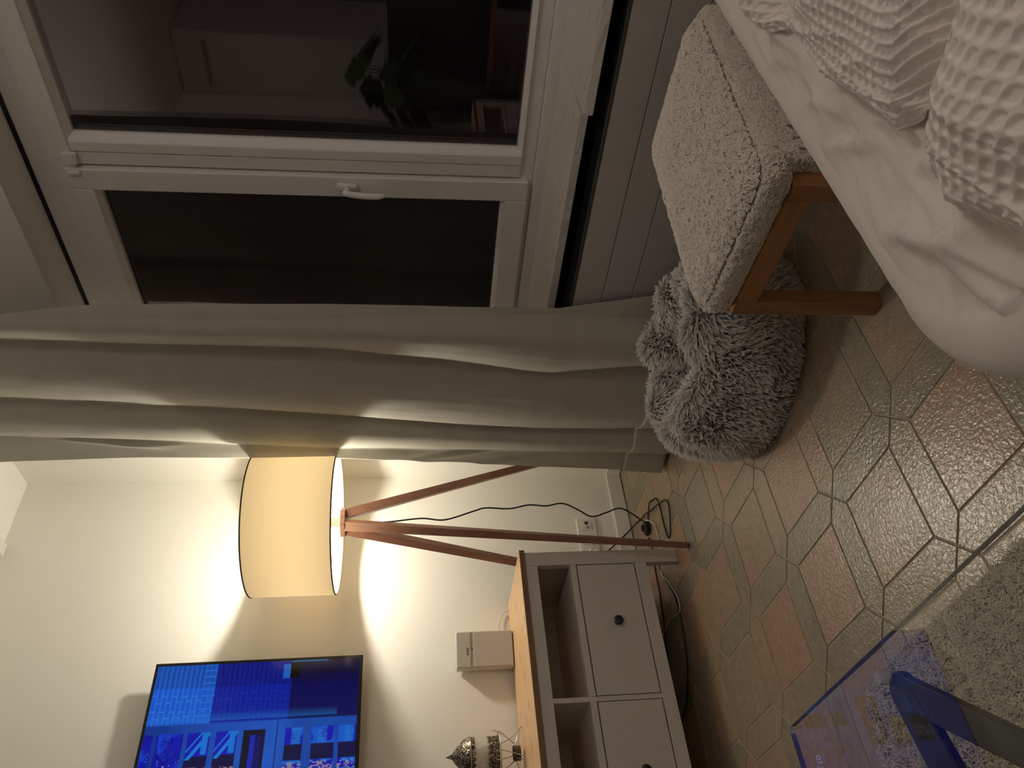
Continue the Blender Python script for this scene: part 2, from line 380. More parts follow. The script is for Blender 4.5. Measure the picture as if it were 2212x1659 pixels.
for k in range(14):
    x0 = -4.2+k*.3
    b = len(fv); poly = [(x0+.001, -.0915), (x0+.299, -.0915), (x0+.299, -.0), (x0+.001, -.0)]
    for pl, z in ((poly, -.0042), (inset(poly, .002), 0.0)): fv.extend([(x, y, z) for x, y in pl])
    c = random.gauss(.3, .05)
    for i in range(4): ff.append((b+i, b+(i+1) % 4, b+4+(i+1) % 4, b+4+i)); fc.append(c)
    ff.append((b+4, b+5, b+6, b+7)); fc.append(c)
me = bpy.data.meshes.new('floor'); me.from_pydata(fv, [], ff)
bb = len(fv)
ca = me.color_attributes.new('tcol', 'FLOAT_COLOR', 'CORNER')
vals = []
for f, c in zip(ff, fc): vals += [c, c, c, 1.0]*len(f)
ca.data.foreach_set('color', vals)
fl = link('floor', me, None, M_tile); fl['kind'] = 'structure'
struct('trim_1', MB().box(XL-.8, 0.0, YR, 0, -0.05, -0.0022), M_grout, fl)
bpy.data.objects['trim_1'].name = 'grout'

# skirting board along the back wall and round the corner
bb_ = MB().box(XL, 0, -0.012, 0, 0.003, 0.068); struct('baseboard_back', bb_, M_base, bev=0.003)
struct('baseboard_right', MB().box(-0.012, 0, -0.56, -0.012, 0.003, 0.068), M_base, bev=0.003)

# ------------------------------------------------------------------ window
win = bpy.data.objects.new('window_1', None); COL.objects.link(win); win.location = (0.2, -1.7, 0.5); win['kind'] = 'structure'
XF = 0.17
fr = MB()
fr.box(XF, .25, OY0, OY1, OZ0+.02, .545); fr.box(XF+.012, .25, OY0, OY1, .545, .592)
fr.box(XF, .25, OY0, OY1, 2.036, 2.092); fr.box(XF-.008, .25, OY0, OY1, 1.958, 2.036)
fr.box(XF, .25, OY0, OY0+.09, .545, 2.036); fr.box(XF, .25, OY1-.09, OY1, .545, 2.036)
build('frame', fr, M_pvc, win, bev=0.004)
mu = MB(); mu.box(XF-.006, .25, -1.527, -1.4895, .592, 1.958); mu.box(XF-.002, .25, -1.4885, -1.4445, .592, 1.958)
build('mullion', mu, M_pvc, win, bev=0.005)
# glazing beads round the fixed pane
bd = MB()
YF0, YF1, ZF0, ZF1 = OY0+.09, -1.527, .592, 1.958
def bead(mb, y0, y1, z0, z1, w, xa, xb):
    pts_o = [(y0, z0), (y1, z0), (y1, z1), (y0, z1)]; pts_i = [(y0+w, z0+w), (y1-w, z0+w), (y1-w, z1-w), (y0+w, z1-w)]
    vs = [(xa, *p) for p in pts_o]+[(xb, *p) for p in pts_i]+[(xb+.02, *p) for p in pts_o]+[(xb+.02, *p) for p in pts_i]
    fs = []
    for i in range(4):
        j = (i+1) % 4
        fs += [(i, 4+i, 4+j, j), (8+i, 8+j, 12+j, 12+i), (i, j, 8+j, 8+i), (4+i, 12+i, 12+j, 4+j)]
    mb.add(vs, fs)
bead(bd, YF0, YF1, ZF0, ZF1, .014, XF-.001, XF+.022)
build('glazing_bead', bd, M_pvc, win)
M_pane = glass_sheet('window_glass', 2.3, (1, 1, 1), (0.92, 0.85, 0.93), 1.52)
M_spacer = plain('spacer_bar', (0.30, 0.27, 0.25), 0.35, 0.8, nscale=50)
def pane(name, y0, y1, z0, z1, x):
    build(name, MB().box(x, x+.004, y0, y1, z0, z1), M_pane, win)
pane('fixed_pane', YF0, YF1, ZF0, ZF1, .198); pane('outer_fixed_pane', YF0, YF1, ZF0, ZF1, .216)
sp = MB(); bead(sp, YF0, YF1, ZF0, ZF1, .017, .203, .203); build('spacer', sp, M_spacer, win)
# opening sash
SY0, SY1, SZ0, SZ1, SW = -1.437, -0.60, .562, 1.990, .073
sa = MB()
sx0, sx1 = .152, .215
sa.box(sx0, sx1, SY0, SY0+SW, SZ0, SZ1); sa.box(sx0, sx1, SY1-SW, SY1, SZ0, SZ1); sa.box(sx0, sx1, SY0+SW, SY1-SW, SZ0, SZ0+SW); sa.box(sx0, sx1, SY0+SW, SY1-SW, SZ1-SW+.008, SZ1)
sash = build('sash', sa, M_pvc, win, bev=0.004)
sb = MB(); bead(sb, SY0+SW, SY1-SW, SZ0+SW, SZ1-SW+.008, .012, .153, .176); build('sash_bead', sb, M_pvc, sash)
build('sash_pane', MB().box(.185, .189, SY0+SW, SY1-SW, SZ0+SW, SZ1-SW), M_pane, sash)
build('outer_sash_pane', MB().box(.203, .207, SY0+SW, SY1-SW, SZ0+SW, SZ1-SW), M_pane, sash)
# handle: rosette, neck, lever
hy, hz = -1.405, 1.147
hm = MB()
def rr(cy, cz, a, b, r, x0, x1, n=6):
    pts = []
    for sy, sz, a0 in ((1, 1, 0), (-1, 1, PI/2), (-1, -1, PI), (1, -1, 1.5*PI)):
        for k in range(n+1):
            t = a0+PI/2*k/n; pts.append((cy+sy*(a-r)+r*math.cos(t), cz+sz*(b-r)+r*math.sin(t)))
    return [(x0, *p) for p in pts], [(x1, *p) for p in pts]
r1, r2 = rr(hy, hz, .0135, .034, .013, sx0, sx0-.011); hm.rings([r1, r2])
hm.tube([(sx0-.011, hy, hz), (sx0-.034, hy, hz)], .0085, 14)
lev = catmull([(sx0-.034, hy, hz+.006), (sx0-.042, hy+.001, hz-.004), (sx0-.046, hy+.004, hz-.045), (sx0-.046, hy+.006, hz-.085), (sx0-.040, hy+.006, hz-.118)], 5)
hm.tube(lev, [.010]*3+[.0098]*(len(lev)-6)+[.0085, .007, .004], 14)
build('window_handle', hm, M_pvc, sash, smooth=True)
# dark shutter slot above the frame
struct('trim_2', MB().box(.168, .26, OY0, OY1, 2.092, 2.104), M_black)
# dark backdrop slab added outside so the pane stays night dark
struct('night_backdrop', MB().box(1.6, 1.7, -5, 2, -1, 4), plain('backdrop_dark', (0.03, 0.022, 0.018), 0.9))

# alarm contact on the corner of the frame
sn = thing('window_sensor', 'small white contact sensor stuck on window frame above the opening sash', 'sensor', (.16, -1.47, 1.965))
r1, r2 = rr(-1.4735, 1.963, .0185, .0195, .006, XF-.007, XF-.021); build('housing', MB().rings([r1, r2]), M_pvc, sn, bev=.0015)
build('magnet', MB().box(sx0, sx0-.010, -1.4325, -1.422, 1.946, 1.981), M_pvc, sn, bev=.002)
build('status_ring', MB().tube([(XF-.0213, -1.4805+.0032*math.cos(t), 1.9515+.0032*math.sin(t)) for t in [2*PI*k/20 for k in range(20)]], .0004, 6, closed=True), M_spkd, sn)

# marble sill, cracked
SZT, SZB = .511, .487
struct('window_sill', MB().prism([(-.188, OY1-.02), (.169, OY1-.02), (.169, -1.87), (.066, -1.872), (-.186, -1.869)], SZB, SZT), M_marble, bev=.0015)
sr = struct('window_sill_broken', MB().prism([(.066, -1.8735), (.169, -1.8735), (.169, OY0), (-.230, OY0), (-.232, -1.8925)], SZB, SZT+.001), M_marble, bev=.0015)
sr.name = 'trim_3'
# ------------------------------------------------------------------ radiator cover under the sill
rd = thing('radiator', 'light grey convector radiator with black top grille under the marble sill', 'radiator', (-.15, -2.0, 0.03))
XR = -.275; RY0, RY1 = -2.9, -1.02
pn = MB()
for z0, z1 in ((.03, .2745), (.2765, .3665), (.3685, .455)): pn.box(XR, XR+.016, RY0, RY1, z0, z1)
build('front_panel', pn, M_rad, rd, bev=.0012)
build('casing', MB().box(XR+.0162, -.003, RY0+.002, RY1-.002, .03, .36), M_rad, rd)
build('rear_channel', MB().box(-.165, -.004, RY0, RY1, .361, .455), M_black, rd)
gv = MB()
gy = RY0+.01
while gy < RY1-.01:
    gv.obox((-.163, gy, .442), (-.094, .028, 0), (0, .0022, 0), (0, 0, .014)); gy += .0088
M_grille = plain('grille_black', (0.022, 0.022, 0.023), 0.33, nscale=60)
build('grille', gv, M_grille, rd)
build('grille_rim', MB().box(XR-.001, XR+.0165, RY0, RY1, .4555, .4605), plain('rim_dark', (0.05, 0.045, 0.035), .4), rd)

# ------------------------------------------------------------------ curtain
ZN = [0.02, .25, .5, .8, 1.2, 1.5, 1.85, 2.15, 2.49]
yl = [-.468, -.490, -.510, -.545, -.575, -.585, -.597, -.592, -.580]
y3 = [-.610, -.620, -.630, -.645, -.665, -.690, -.722, -.745, -.765]
y2 = [-.760, -.755, -.765, -.795, -.850, -.885, -.915, -.940, -.960]
y1 = [-1.075, -1.075, -1.060, -1.105, -1.160, -1.172, -1.182, -1.196, -1.21]
y0 = [-1.430, -1.395, -1.348, -1.350, -1.362, -1.362, -1.355, -1.330, -1.305]
def ip(z, a): return float(np.interp(z, ZN, a))
def smooth_profile(y, kx, ky, w=.007):
    return float(sum(np.interp(y+o*w, kx, ky) for o in (-1.5, -.9, -.3, .3, .9, 1.5)))/6
RET = .12      # share of the width that is the return back to the wall
def curtain_pt(t, s):
    z = 0.018+s*(2.49-.018)
    yL, c3, c2, c1, yR = ip(z, yl)-.012, ip(z, y3), ip(z, y2), ip(z, y1), ip(z, y0)
    if t < RET:
        u = t/RET; x = -.045+(-.305+.045)*u+.012*math.sin(u*9+z); y = yL-.035*(1-u)+.010*math.sin(u*7+1+z*.7)*(1-u)
        return (x, y, z)
    u = (t-RET)/(1-RET); y = yL+(yR-yL)*u
    lw = 1.0-.30*max(0, (.6-z)/.6)
    yc, cr, k = [], [], []
    for c, d0, dd in ((c1, -.050, .055*lw), (c2, -.030, .045*lw), (c3, -.012, .030*lw)):
        dc = d0+dd; ye = c+1.33*dc; Dy = dd*2.66; yc.append((ye, dc)); cr.append((ye-Dy, d0, Dy, dd))
    val = [(yR-.01, .004), (yc[0][0]+.018, yc[0][1]+.026), (yc[1][0]+.016, yc[1][1]+.020), (yc[2][0]+.014, yc[2][1]+.014)]
    for i in range(3):
        y_, d_, Dy, dd = cr[i]; yv, dv = val[i]
        for g in (1, .8, .6, .4, .2): k.append((y_+(yv-y_)*g, d_+(dv-d_)*g*g))
        for g in (0, .25, .5, .75, 1.0): k.append((y_+Dy*g, d_+dd*g*g))
    k += [val[3], (yL+.007, .004), (yL+.04, .02)]
    k.sort(); x = -.335+smooth_profile(y, [p[0] for p in k], [p[1] for p in k], .005)
    dl = -.052*(max(0, (.95-z)/.95))**1.2*min(1, max(0, (y+1.20)/.35)); x += dl; y += 1.33*dl
    q = min(1, max(0, (-1.20-y)/.13)); x += .040*q*q; y += .050*q*q
    x -= .016*math.exp(-((z-.52)/.22)**2)*math.exp(-((y+1.03)/.10)**2)
    v = Vector((x*9, y*5, z*1.3)); x += .004*noise.noise(v*1.2)+.0020*noise.noise(Vector((y*22, z*5.5, 3.1)))
    for (ya, za, ln, tl, dp) in ((-1.16, 1.93, .10, .10, .004), (-1.13, 2.05, .05, .2, .004), (-1.12, 1.70, .12, .05, .004), (-.88, 1.86, .15, .06, .004), (-.90, 2.0, .06, -.1, .003), (-.67, 1.95, .16, -.14, .005), (-.66, 1.84, .10, -.05, .0035), (-.60, .74, .16, .17, .006), (-.57, .62, .12, .13, .004), (-.78, 1.18, .10, .1, .004), (-1.07, .92, .14, .07, .004), (-1.09, 1.30, .10, .04, .0035), (-.56, .95, .10, .1, .003)):
        dz = z-za; dy = (y-ya)-dz*tl; x -= dp*math.exp(-(dz/ln)**4)*(math.exp(-(dy/.007)**2)-.8*math.exp(-((dy+.014)/.010)**2))
    return (x, y, z)
ct = thing('curtain', 'floor-length grey beige curtain in soft folds between window and lamp', 'curtain', (-.33, -.95, 0.02))
c_o = build('cloth', MB().grid(curtain_pt, 420, 230), M_curtain, ct, smooth=True)
md = c_o.modifiers.new('thick', 'SOLIDIFY'); md.thickness = .0016
def hem_pt(t, s):
    x, y, z = curtain_pt(t, s*.0595); return (x-.0018, y+.0004, z)
h_o = build('hem', MB().grid(hem_pt, 420, 14), M_curtain, ct, smooth=True)
md = h_o.modifiers.new('thick', 'SOLIDIFY'); md.thickness = .0016; md.offset = 1
rail = tag(build('curtain_rail', MB().box(-.36, -.31, -3.0, -.03, 2.512, 2.543), M_pvc, bev=.003), 'white ceiling rail the beige curtain hangs from', 'curtain rail')
for k in range(9):
    x, y, z = curtain_pt(.12+k*.88/8, 1.0); build('glider', MB().box(x-.003, x+.003, y-.004, y+.004, 2.485, 2.5125), M_pvc, ct)

# ------------------------------------------------------------------ sideboard
SBX1, SBX0 = -.645, -2.125; SF, SBK = -.448, -.02
sbd = thing('sideboard', 'white three-bay media sideboard with pine top and open shelves over drawers', 'sideboard', ((SBX0+SBX1)/2, (SF+SBK)/2, 0))
tp = build('worktop', MB().box(SBX0-.008, SBX1+.008, SF-.002, SBK, .5505, .5705), M_pine, sbd, bev=.0015)
build('front_edge_shade', MB().box(SBX0-.008, SBX1+.008, SF-.0032, SF-.0021, .5512, .5698), M_pine_shade, tp)  # thin strip that paints shade onto the worktop front
def post(x0, x1, y0, y1): build('leg', MB().box(x0, x1, y0, y1, 0, .55), M_cab, sbd, bev=.0015)
post(SBX1-.052, SBX1, SF, SF+.03); post(SBX0, SBX0+.052, SF, SF+.03); post(SBX1-.052, SBX1, SBK-.03, SBK); post(SBX0, SBX0+.052, SBK-.03, SBK)
build('side_panel', MB().box(SBX1-.018, SBX1-.002, SF+.03, SBK-.03, .118, .55), M_cab, sbd, bev=.001)
build('side_panel', MB().box(SBX0+.002, SBX0+.018, SF+.03, SBK-.03, .118, .55), M_cab, sbd, bev=.001)
xa, xb = SBX0+.052, SBX1-.052
build('top_rail', MB().box(xa, xb, SF+.001, SF+.022, .510, .5505), M_cab, sbd, bev=.001)
build('bottom_rail', MB().box(xa, xb, SF+.001, SF+.022, .118, .1605), M_cab, sbd, bev=.001)
build('back_panel', MB().box(SBX0+.018, SBX1-.018, SBK-.012, SBK-.004, .118, .55), M_cab, sbd)
build('base_board', MB().box(SBX0+.018, SBX1-.018, SF+.022, SBK-.012, .135, .15), M_cab, sbd)
bays = [(-1.155, -.6995), (-1.612, -1.1725), (xa+.003, -1.6285)]
build('divider', MB().box(-1.1715, -1.156, SF+.001, SBK-.012, .1606, .5098), M_cab, sbd, bev=.001)
build('divider', MB().box(-1.6275, -1.613, SF+.001, SBK-.012, .1606, .5098), M_cab, sbd, bev=.001)
for (x0, x1) in bays:
    build('shelf', MB().box(x0-.0005, x1+.002, SF+.001, SBK-.012, .3735, .394), M_cab, sbd, bev=.001)
    d = build('drawer', MB().box(x0+.002, x1-.001, SF+.0015, SF+.02, .1645, .3695).box(x0+.012, x1-.012, SF+.02, SBK-.04, .175, .35), M_cab, sbd, bev=.0012)
    cx = (x0+x1)/2+.009
    kn = MB(); prof = [(.0075, 0), (.0065, .010), (.010, .015), (.0155, .020), (.0165, .025), (.0145, .029), (.008, .031), (.0, .0315)]
    rs = [[(cx+r*math.cos(t), SF+.0015-h, .262+r*math.sin(t)) for t in [2*PI*k/28 for k in range(28)]] for r, h in prof]
    kn.rings(rs, cap=False); build('knob', kn, M_knob, d, smooth=True)

# ------------------------------------------------------------------ television
TX1, TX0, TZ0, TZ1, TY = -.830, -2.060, 1.122, 1.840, -.075
tv = thing('television', 'large flat television on the wall showing a blue night city scene', 'television', ((TX0+TX1)/2, -.04, 1.48))
build('bezel', MB().box(TX0, TX1, TY, TY+.012, TZ0, TZ1), plain('tv_black', (0.01, 0.01, 0.012), 0.25), tv, bev=.003)
build('rear_housing', MB().box(TX0+.12, TX1-.12, TY+.012, -.028, TZ0+.03, TZ1-.22), M_black, tv, bev=.01)
build('wall_mount', MB().box(-1.60, -1.30, -.03, -.001, 1.30, 1.62), M_black, tv)
# the picture on the screen, painted cell by cell (u metres from right edge, v metres from top)
def sm(e0, e1, x): t = np.clip((x-e0)/(e1-e0), 0, 1); return t*t*(3-2*t)
SWD, SHT = TX1-TX0-.024, TZ1-TZ0-.024
def vnoise(U, V, s, seed):
    r = np.random.default_rng(seed); g = r.random((256, 256)); x = U*s; y = V*s
    xi = np.floor(x).astype(int); yi = np.floor(y).astype(int); fx = x-xi; fy = y-yi; fx = fx*fx*(3-2*fx); fy = fy*fy*(3-2*fy)
    G = lambda a, b: g[a % 256, b % 256]
    return (G(xi, yi)*(1-fx)+G(xi+1, yi)*fx)*(1-fy)+(G(xi, yi+1)*(1-fx)+G(xi+1, yi+1)*fx)*fy
def picture(U, V):
    """U from right edge (m), V from top (m) -> linear rgb"""
    h = SHT; T = V/h; C3 = np.zeros(U.shape+(3,))
    def put(mask, col, k=1.0):
        mk = np.clip(mask, 0, 1)[..., None]; C3[:] = C3*(1-mk*k)+np.array(col)*mk*k
    def rect(u0, u1, t0, t1, s=.0012): return sm(u0-s, u0+s, U)*sm(u1+s, u1-s, U)*sm(t0-s*1.4, t0+s*1.4, T)*sm(t1+s*1.4, t1-s*1.4, T)
    n1 = vnoise(U, V, 30, 1); n2 = vnoise(U, V, 140, 2); n3 = vnoise(U, V*.2, 320, 3)
    put(np.ones_like(U), (.010, .012, .30))
    # brick pier, three courses of light
    for (t0, t1, br, bo) in ((0, .295, (.035, .12, .80), (.12, .30, 1.0)), (.295, .665, (.008, .018, .36), (.015, .05, .62)), (.665, 1.0, (.003, .004, .10), (.006, .01, .16))):
        body = rect(-1, .205+.012*np.sin(U*0), t0, t1)
        put(body, br)
        bh = .0165; row = np.floor((T*h)/bh); bw = .052; uu = U+(row % 2)*bw*.5+.006*np.sin(row*3)
        jx = np.abs(((uu/bw) % 1)-.5); jy = np.abs((((T*h)/bh) % 1)-.5)
        mort = np.maximum(sm(.43, .49, jx), sm(.36, .47, jy))
        low = sm(.075, .085, U)
        put(body*mort*low*1.0, bo); put(body*low*(1-mort)*(.30+.5*n2), tuple(c*1.35 for c in br)); put(body*(1-low)*.55, tuple(c*.55 for c in br)); put(body*(1-low)*sm(.45, .55, jy*2)*.3, bo)
        sol = rect(.0, .205, t1-.062, t1-.004)
        if t1 < 1: put(sol*sm(.30, .45, np.abs(((U/.022) % 1)-.5))*.8, bo); put(sol*.35, br)
    put(rect(-.01, .195, 0, .9)*sm(.16, .20, U)*.35, (.10, .30, .95))
    put(rect(-.01, .062, .655, .705), (.0, .0, .004)); put(rect(.012, .062, .62, .655)*.6, (.10, .28, .95)); put(rect(.062, .075, .30, .66)*.5, (.01, .02, .35))
    put(rect(-.01, .05, .70, 1.02)*.9, (.003, .005, .05)); put(rect(-.01, .004, .66, .84)*.8, (.10, .26, .80))
    # room glass front further left
    fc = (.060, .150, .80)
    wall = sm(.200, .206, U)
    put(wall, fc); put(wall*n1*.45, (.03, .07, .50))
    put(wall*sm(.30, .0, T)*.75, (.018, .04, .28)); put(wall*sm(.55, .25, T)*.4, (.02, .05, .4))
    put(wall*sm(.60, .72, T)*(.35+.5*sm(.34, .42, U)), (.012, .035, .26))
    put(rect(.205, .90, .618, .622), (.0, .003, .05)); 
    def win(t0, t1, u0, u1, kind):
        m_ = rect(u0, u1, t0, t1, .0009)
        put(m_, (.004, .015, .62) if kind != 'dark' else (.0, .001, .03))
        if kind == 'city':
            put(m_*sm(.45, .75, n1)*.8, (.01, .09, .95)); put(m_*sm(.72, .8, vnoise(U, V*3, 90, 5))*.7, (.0, .0, .25))
            cell = vnoise(np.floor(U*380)*7.31, np.floor(V*300)*5.17, 1.0, 11); put(m_*(cell > .86)*sm(u0+.02, u0+.12, U), (.45, .55, 1.0)); put(m_*(cell > .965)*sm(u0+.06, u0+.14, U), (1.2, .75, .6))
            put(m_*sm(.55, .7, vnoise(U*.3, V, 160, 8))*.35, (.02, .02, .30))
        if kind == 'bridge':
            put(m_*rect(u0+.075, u1, t0, t1)*.95, (.0, .003, .05))
            d = (T-t0)/(t1-t0); e = (U-u0)/(.085); ln = np.abs((1-d)-e*.9); put(m_*(ln < .10)*(e < 1.0), (.05, .28, 1.0)); ln = np.abs((1-d)-e*.9-.35); put(m_*(ln < .04)*(e < 1.0), (.05, .28, 1.0))
            put(m_*rect(u0, u0+.07, t1-.035, t1-.008), (.03, .25, .95))
            cell = vnoise(np.floor(U*330)*7.31, np.floor(V*300)*5.17, 1.0, 21); put(m_*(cell > .70)*sm(u0+.105, u0+.12, U)*sm(u0+.16, u0+.14, U), (1.1, .72, .55)); put(m_*(cell > .9)*sm(u0+.15, u0+.155, U), (.4, .6, 1.1))
        if kind == 'dark':
            put(rect(u0+.018, u1-.012, t0+.035, t1-.02), (.006, .03, .62)); put(rect(u0+.012, u1, (t0+t1)/2+.01, (t0+t1)/2+.017), (.0, .001, .03)); put(rect(u0+.016, u1-.01, t1-.045, t1-.01)*.8, (.0, .0, .12))
        if kind == 'room':
            put(m_*sm(.45, .6, n1)*.9, (.02, .16, .9)); put(m_*rect(u0+.055, u0+.105, t0, t1)*.93, (.0, .0, .03)); put(m_*rect(u0, u0+.055, t0+.03, t0+.075)*n3, (.08, .25, .9))
            cell = vnoise(np.floor(U*200)*3.31, np.floor(V*160)*5.17, 1.0, 31); put(m_*(cell > .55)*sm(u0+.105, u0+.115, U)*sm(u0+.15, u0+.13, U)*.8, (.55, .45, .55))
    for (t0, t1, k) in ((.0, .045, 'city'), (.062, .185, 'city'), (.205, .308, 'bridge'), (.335, .435, 'bridge'), (.462, .565, 'dark'), (.660, .745, 'room'), (.785, .895, 'room'), (.915, 1.01, 'room')):
        win(t0, t1, .232, .405, k); win(t0, t1, .425, .60, 'city' if k != 'dark' else 'bridge'); win(t0, t1, .62, .80, k); win(t0, t1, .82, 1.1, 'room')
    put(rect(.408, .422, .0, .62)*.6, (.05, .12, .6))
    cool = C3[..., 2] > C3[..., 0]*1.6; C3[..., 0] = np.where(cool, C3[..., 0]*.35, C3[..., 0])
    C3[:] = np.where(cool[..., None], np.clip(C3*1.25-.012, 0, 2), C3)
    C3 *= (1-.78*sm(.44, .56, U))[..., None]
    return C3
us = np.concatenate([np.arange(0, .46, .0020), np.arange(.46, SWD, .006), [SWD]]); vs_ = np.linspace(0, SHT, 350)
Uc = (us[:-1]+us[1:])/2; Vc = (vs_[:-1]+vs_[1:])/2; UU, VV = np.meshgrid(us, vs_, indexing='ij')
pic = np.clip(picture(UU, VV), 0, 1.5)
sv = [(TX1-.012-u, TY-.0006, TZ1-.0115-v) for u in us for v in vs_]
nV = len(vs_); sf = [(i*nV+j, i*nV+j+1, (i+1)*nV+j+1, (i+1)*nV+j) for i in range(len(us)-1) for j in range(nV-1)]
me = bpy.data.meshes.new('screen'); me.from_pydata(sv, [], sf)
ca = me.color_attributes.new('pic', 'FLOAT_COLOR', 'POINT'); ca.data.foreach_set('color', np.concatenate([pic.reshape(-1, 3), np.ones((len(sv), 1))], 1).reshape(-1).astype(np.float32))
mS, nt, b = mat('screen_picture'); at = N(nt, 'ShaderNodeAttribute', attribute_name='pic'); b.inputs['Base Color'].default_value = (0.005, 0.005, 0.006, 1)
nt.links.new(at.outputs['Color'], b.inputs['Emission Color']); b.inputs['Emission Strength'].default_value = TV_GAIN; b.inputs['Roughness'].default_value = 0.15
link('screen', me, tv, mS)
Mtx = Matrix.Translation((-1.268, TY-.0015, 1.212)) @ Matrix.Rotation(PI/2, 4, 'X')
text('subtitle', 'ing to', .034, Mtx, emis('subtitle_light', (.30, .42, 1.0), 2.2), tv, .0002, 'RIGHT')

# ------------------------------------------------------------------ tripod floor lamp
LX, LY = BULB.x, BULB.y
lamp = thing('floor_lamp', 'lit tripod floor lamp with cream drum shade and dark wooden legs', 'lamp', (LX, LY, 0))
ZS0, ZS1, RS = 1.213, 1.505, .255
build('lamp_shade', MB().lathe([(RS, ZS0), (RS, ZS1)], (LX, LY, 0), 128, cap=False), M_shade, lamp, smooth=True)
M_rim = plain('shade_edging', (0.10, 0.075, 0.055), 0.6)
for z in (ZS0, ZS1):
    build('shade_rim', MB().tube([(LX+RS*math.cos(t), LY+RS*math.sin(t), z) for t in [2*PI*k/128 for k in range(128)]], .0026, 8, closed=True), M_rim, lamp, smooth=True)
sp = MB(); hubz = ZS0+.035
for a in (0.45, 0.45+2*PI/3, 0.45+4*PI/3): sp.tube([(LX+.02*math.cos(a), LY+.02*math.sin(a), hubz), (LX+RS*math.cos(a), LY+RS*math.sin(a), ZS0+.004)], .0013, 6)
sp.tube([(LX+.02*math.cos(t), LY+.02*math.sin(t), hubz) for t in [2*PI*k/20 for k in range(20)]], .0013, 6, closed=True)
build('shade_spider', sp, M_metal, lamp)
HZ = 1.186
hexp = [(LX+.056*math.cos(PI/6+k*PI/3+.3), LY+.056*math.sin(PI/6+k*PI/3+.3)) for k in range(6)]
build('hub', MB().prism(hexp, HZ-.002, HZ+.016), M_walnut, lamp, bev=.002)
build('bulb_holder', MB().lathe([(.017, HZ+.016), (.017, ZS0+.05), (.021, ZS0+.052), (.021, BULB.z-BULB_R-.002), (.012, BULB.z-BULB_R)], (LX, LY, 0), 24), M_plate, lamp, smooth='auto')
prof = [(.010, -.034)]+[(BULB_R*math.sin(t), -BULB_R*math.cos(t)) for t in [PI*k/20 for k in range(3, 20)]]+[(.0, BULB_R)]
build('bulb', MB().lathe(prof, tuple(BULB), 32, cap=False), emis('bulb_glow', BULB_COL, BULB_S), lamp, smooth=True)
feet = [(-.713, -.585), (-.160, -.500), (-.600, -.062)]
for (fx, fy) in feet:
    d = Vector((fx-LX, fy-LY, 0)).normalized()
    top = Vector((LX, LY, HZ-.001))+d*.030
    build('leg', MB().beam((top.x, top.y, top.z), (fx, fy, 0.002), .034, .0175, side=(-d.y, d.x, 0)), M_walnut, lamp, bev=.0015)
cpts = [(-.455, -.37, 1.16), (-.44, -.34, 1.09), (-.431, -.33, 1.021), (-.42, -.33, .909), (-.429, -.33, .822), (-.395, -.33, .715), (-.380, -.33, .662), (-.386, -.33, .572), (-.371, -.33, .495), (-.377, -.33, .426), (-.367, -.33, .361), (-.392, -.32, .30), (-.418, -.31, .249), (-.395, -.30, .185), (-.36, -.275, .12), (-.372, -.255, .07), (-.400, -.250, .035), (-.412, -.252, .022)]
cord = build('cord', MB().tube(catmull(cpts, 5), .0031, 8), M_cable, lamp, smooth=True)
loop = [(-.455, -.232, .012), (-.440, -.25, .008), (-.398, -.258, .005), (-.379, -.282, .005), (-.364, -.313, .005), (-.378, -.36, .005), (-.400, -.398, .005), (-.455, -.415, .005), (-.506, -.411, .005), (-.561, -.415, .005), (-.591, -.428, .006), (-.585, -.455, .005), (-.55, -.481, .005), (-.507, -.505, .005), (-.466, -.491, .005), (-.434, -.411, .011), (-.408, -.332, .011), (-.373, -.245, .011), (-.35, -.177, .005), (-.312, -.06, .006), (-.318, -.025, .02), (-.347, -.02, .055), (-.405, -.02, .125), (-.418, -.022, .165)]
build('mains_cord', MB().tube(catmull(loop, 6), .0031, 8), M_cable, cord, smooth=True)
sw = MB(); c0, c1 = Vector((-.408, -.255, .017)), Vector((-.462, -.228, .014)); dd = (c1-c0)
sw.tube([c0, c0+dd*.1, c0+dd*.3, c0+dd*.7, c0+dd*.9, c1], [.006, .011, .0155, .0155, .011, .006], 14)
build('switch', sw, M_black, cord, smooth=True)
build('switch_button', MB().obox(c0+dd*.25+Vector((-.006, -.006, .012)), dd*.42, Vector((.006, .012, 0)), (0, 0, .010)), M_black, cord, bev=.002)

pd = thing('fill_pendant', 'added unseen fill light shaped as white globe pendant at room rear', 'lamp', (FILL.x, FILL.y, H))  # made-up fill light, no such lamp is known here
build('globe', MB().lathe([(.02, FILL_R*.99)]+[(FILL_R*math.sin(t), FILL_R*math.cos(t)) for t in [PI*k/24 for k in range(2, 24)]]+[(0, -FILL_R)], tuple(FILL), 40, cap=False), emis('fill_glow', (1.0, .90, .84), FILL_S), pd, smooth=True)
build('hanging_cord', MB().tube([(FILL.x, FILL.y, FILL.z+FILL_R-.001), (FILL.x, FILL.y, H-.02)], .003, 8), M_cable, pd)
build('ceiling_rose', MB().lathe([(0, -.03), (.02, -.03), (.05, -.012), (.05, -.0005), (0, -.0005)], (FILL.x, FILL.y, H), 32, cap=False), M_plate, pd, smooth='auto')

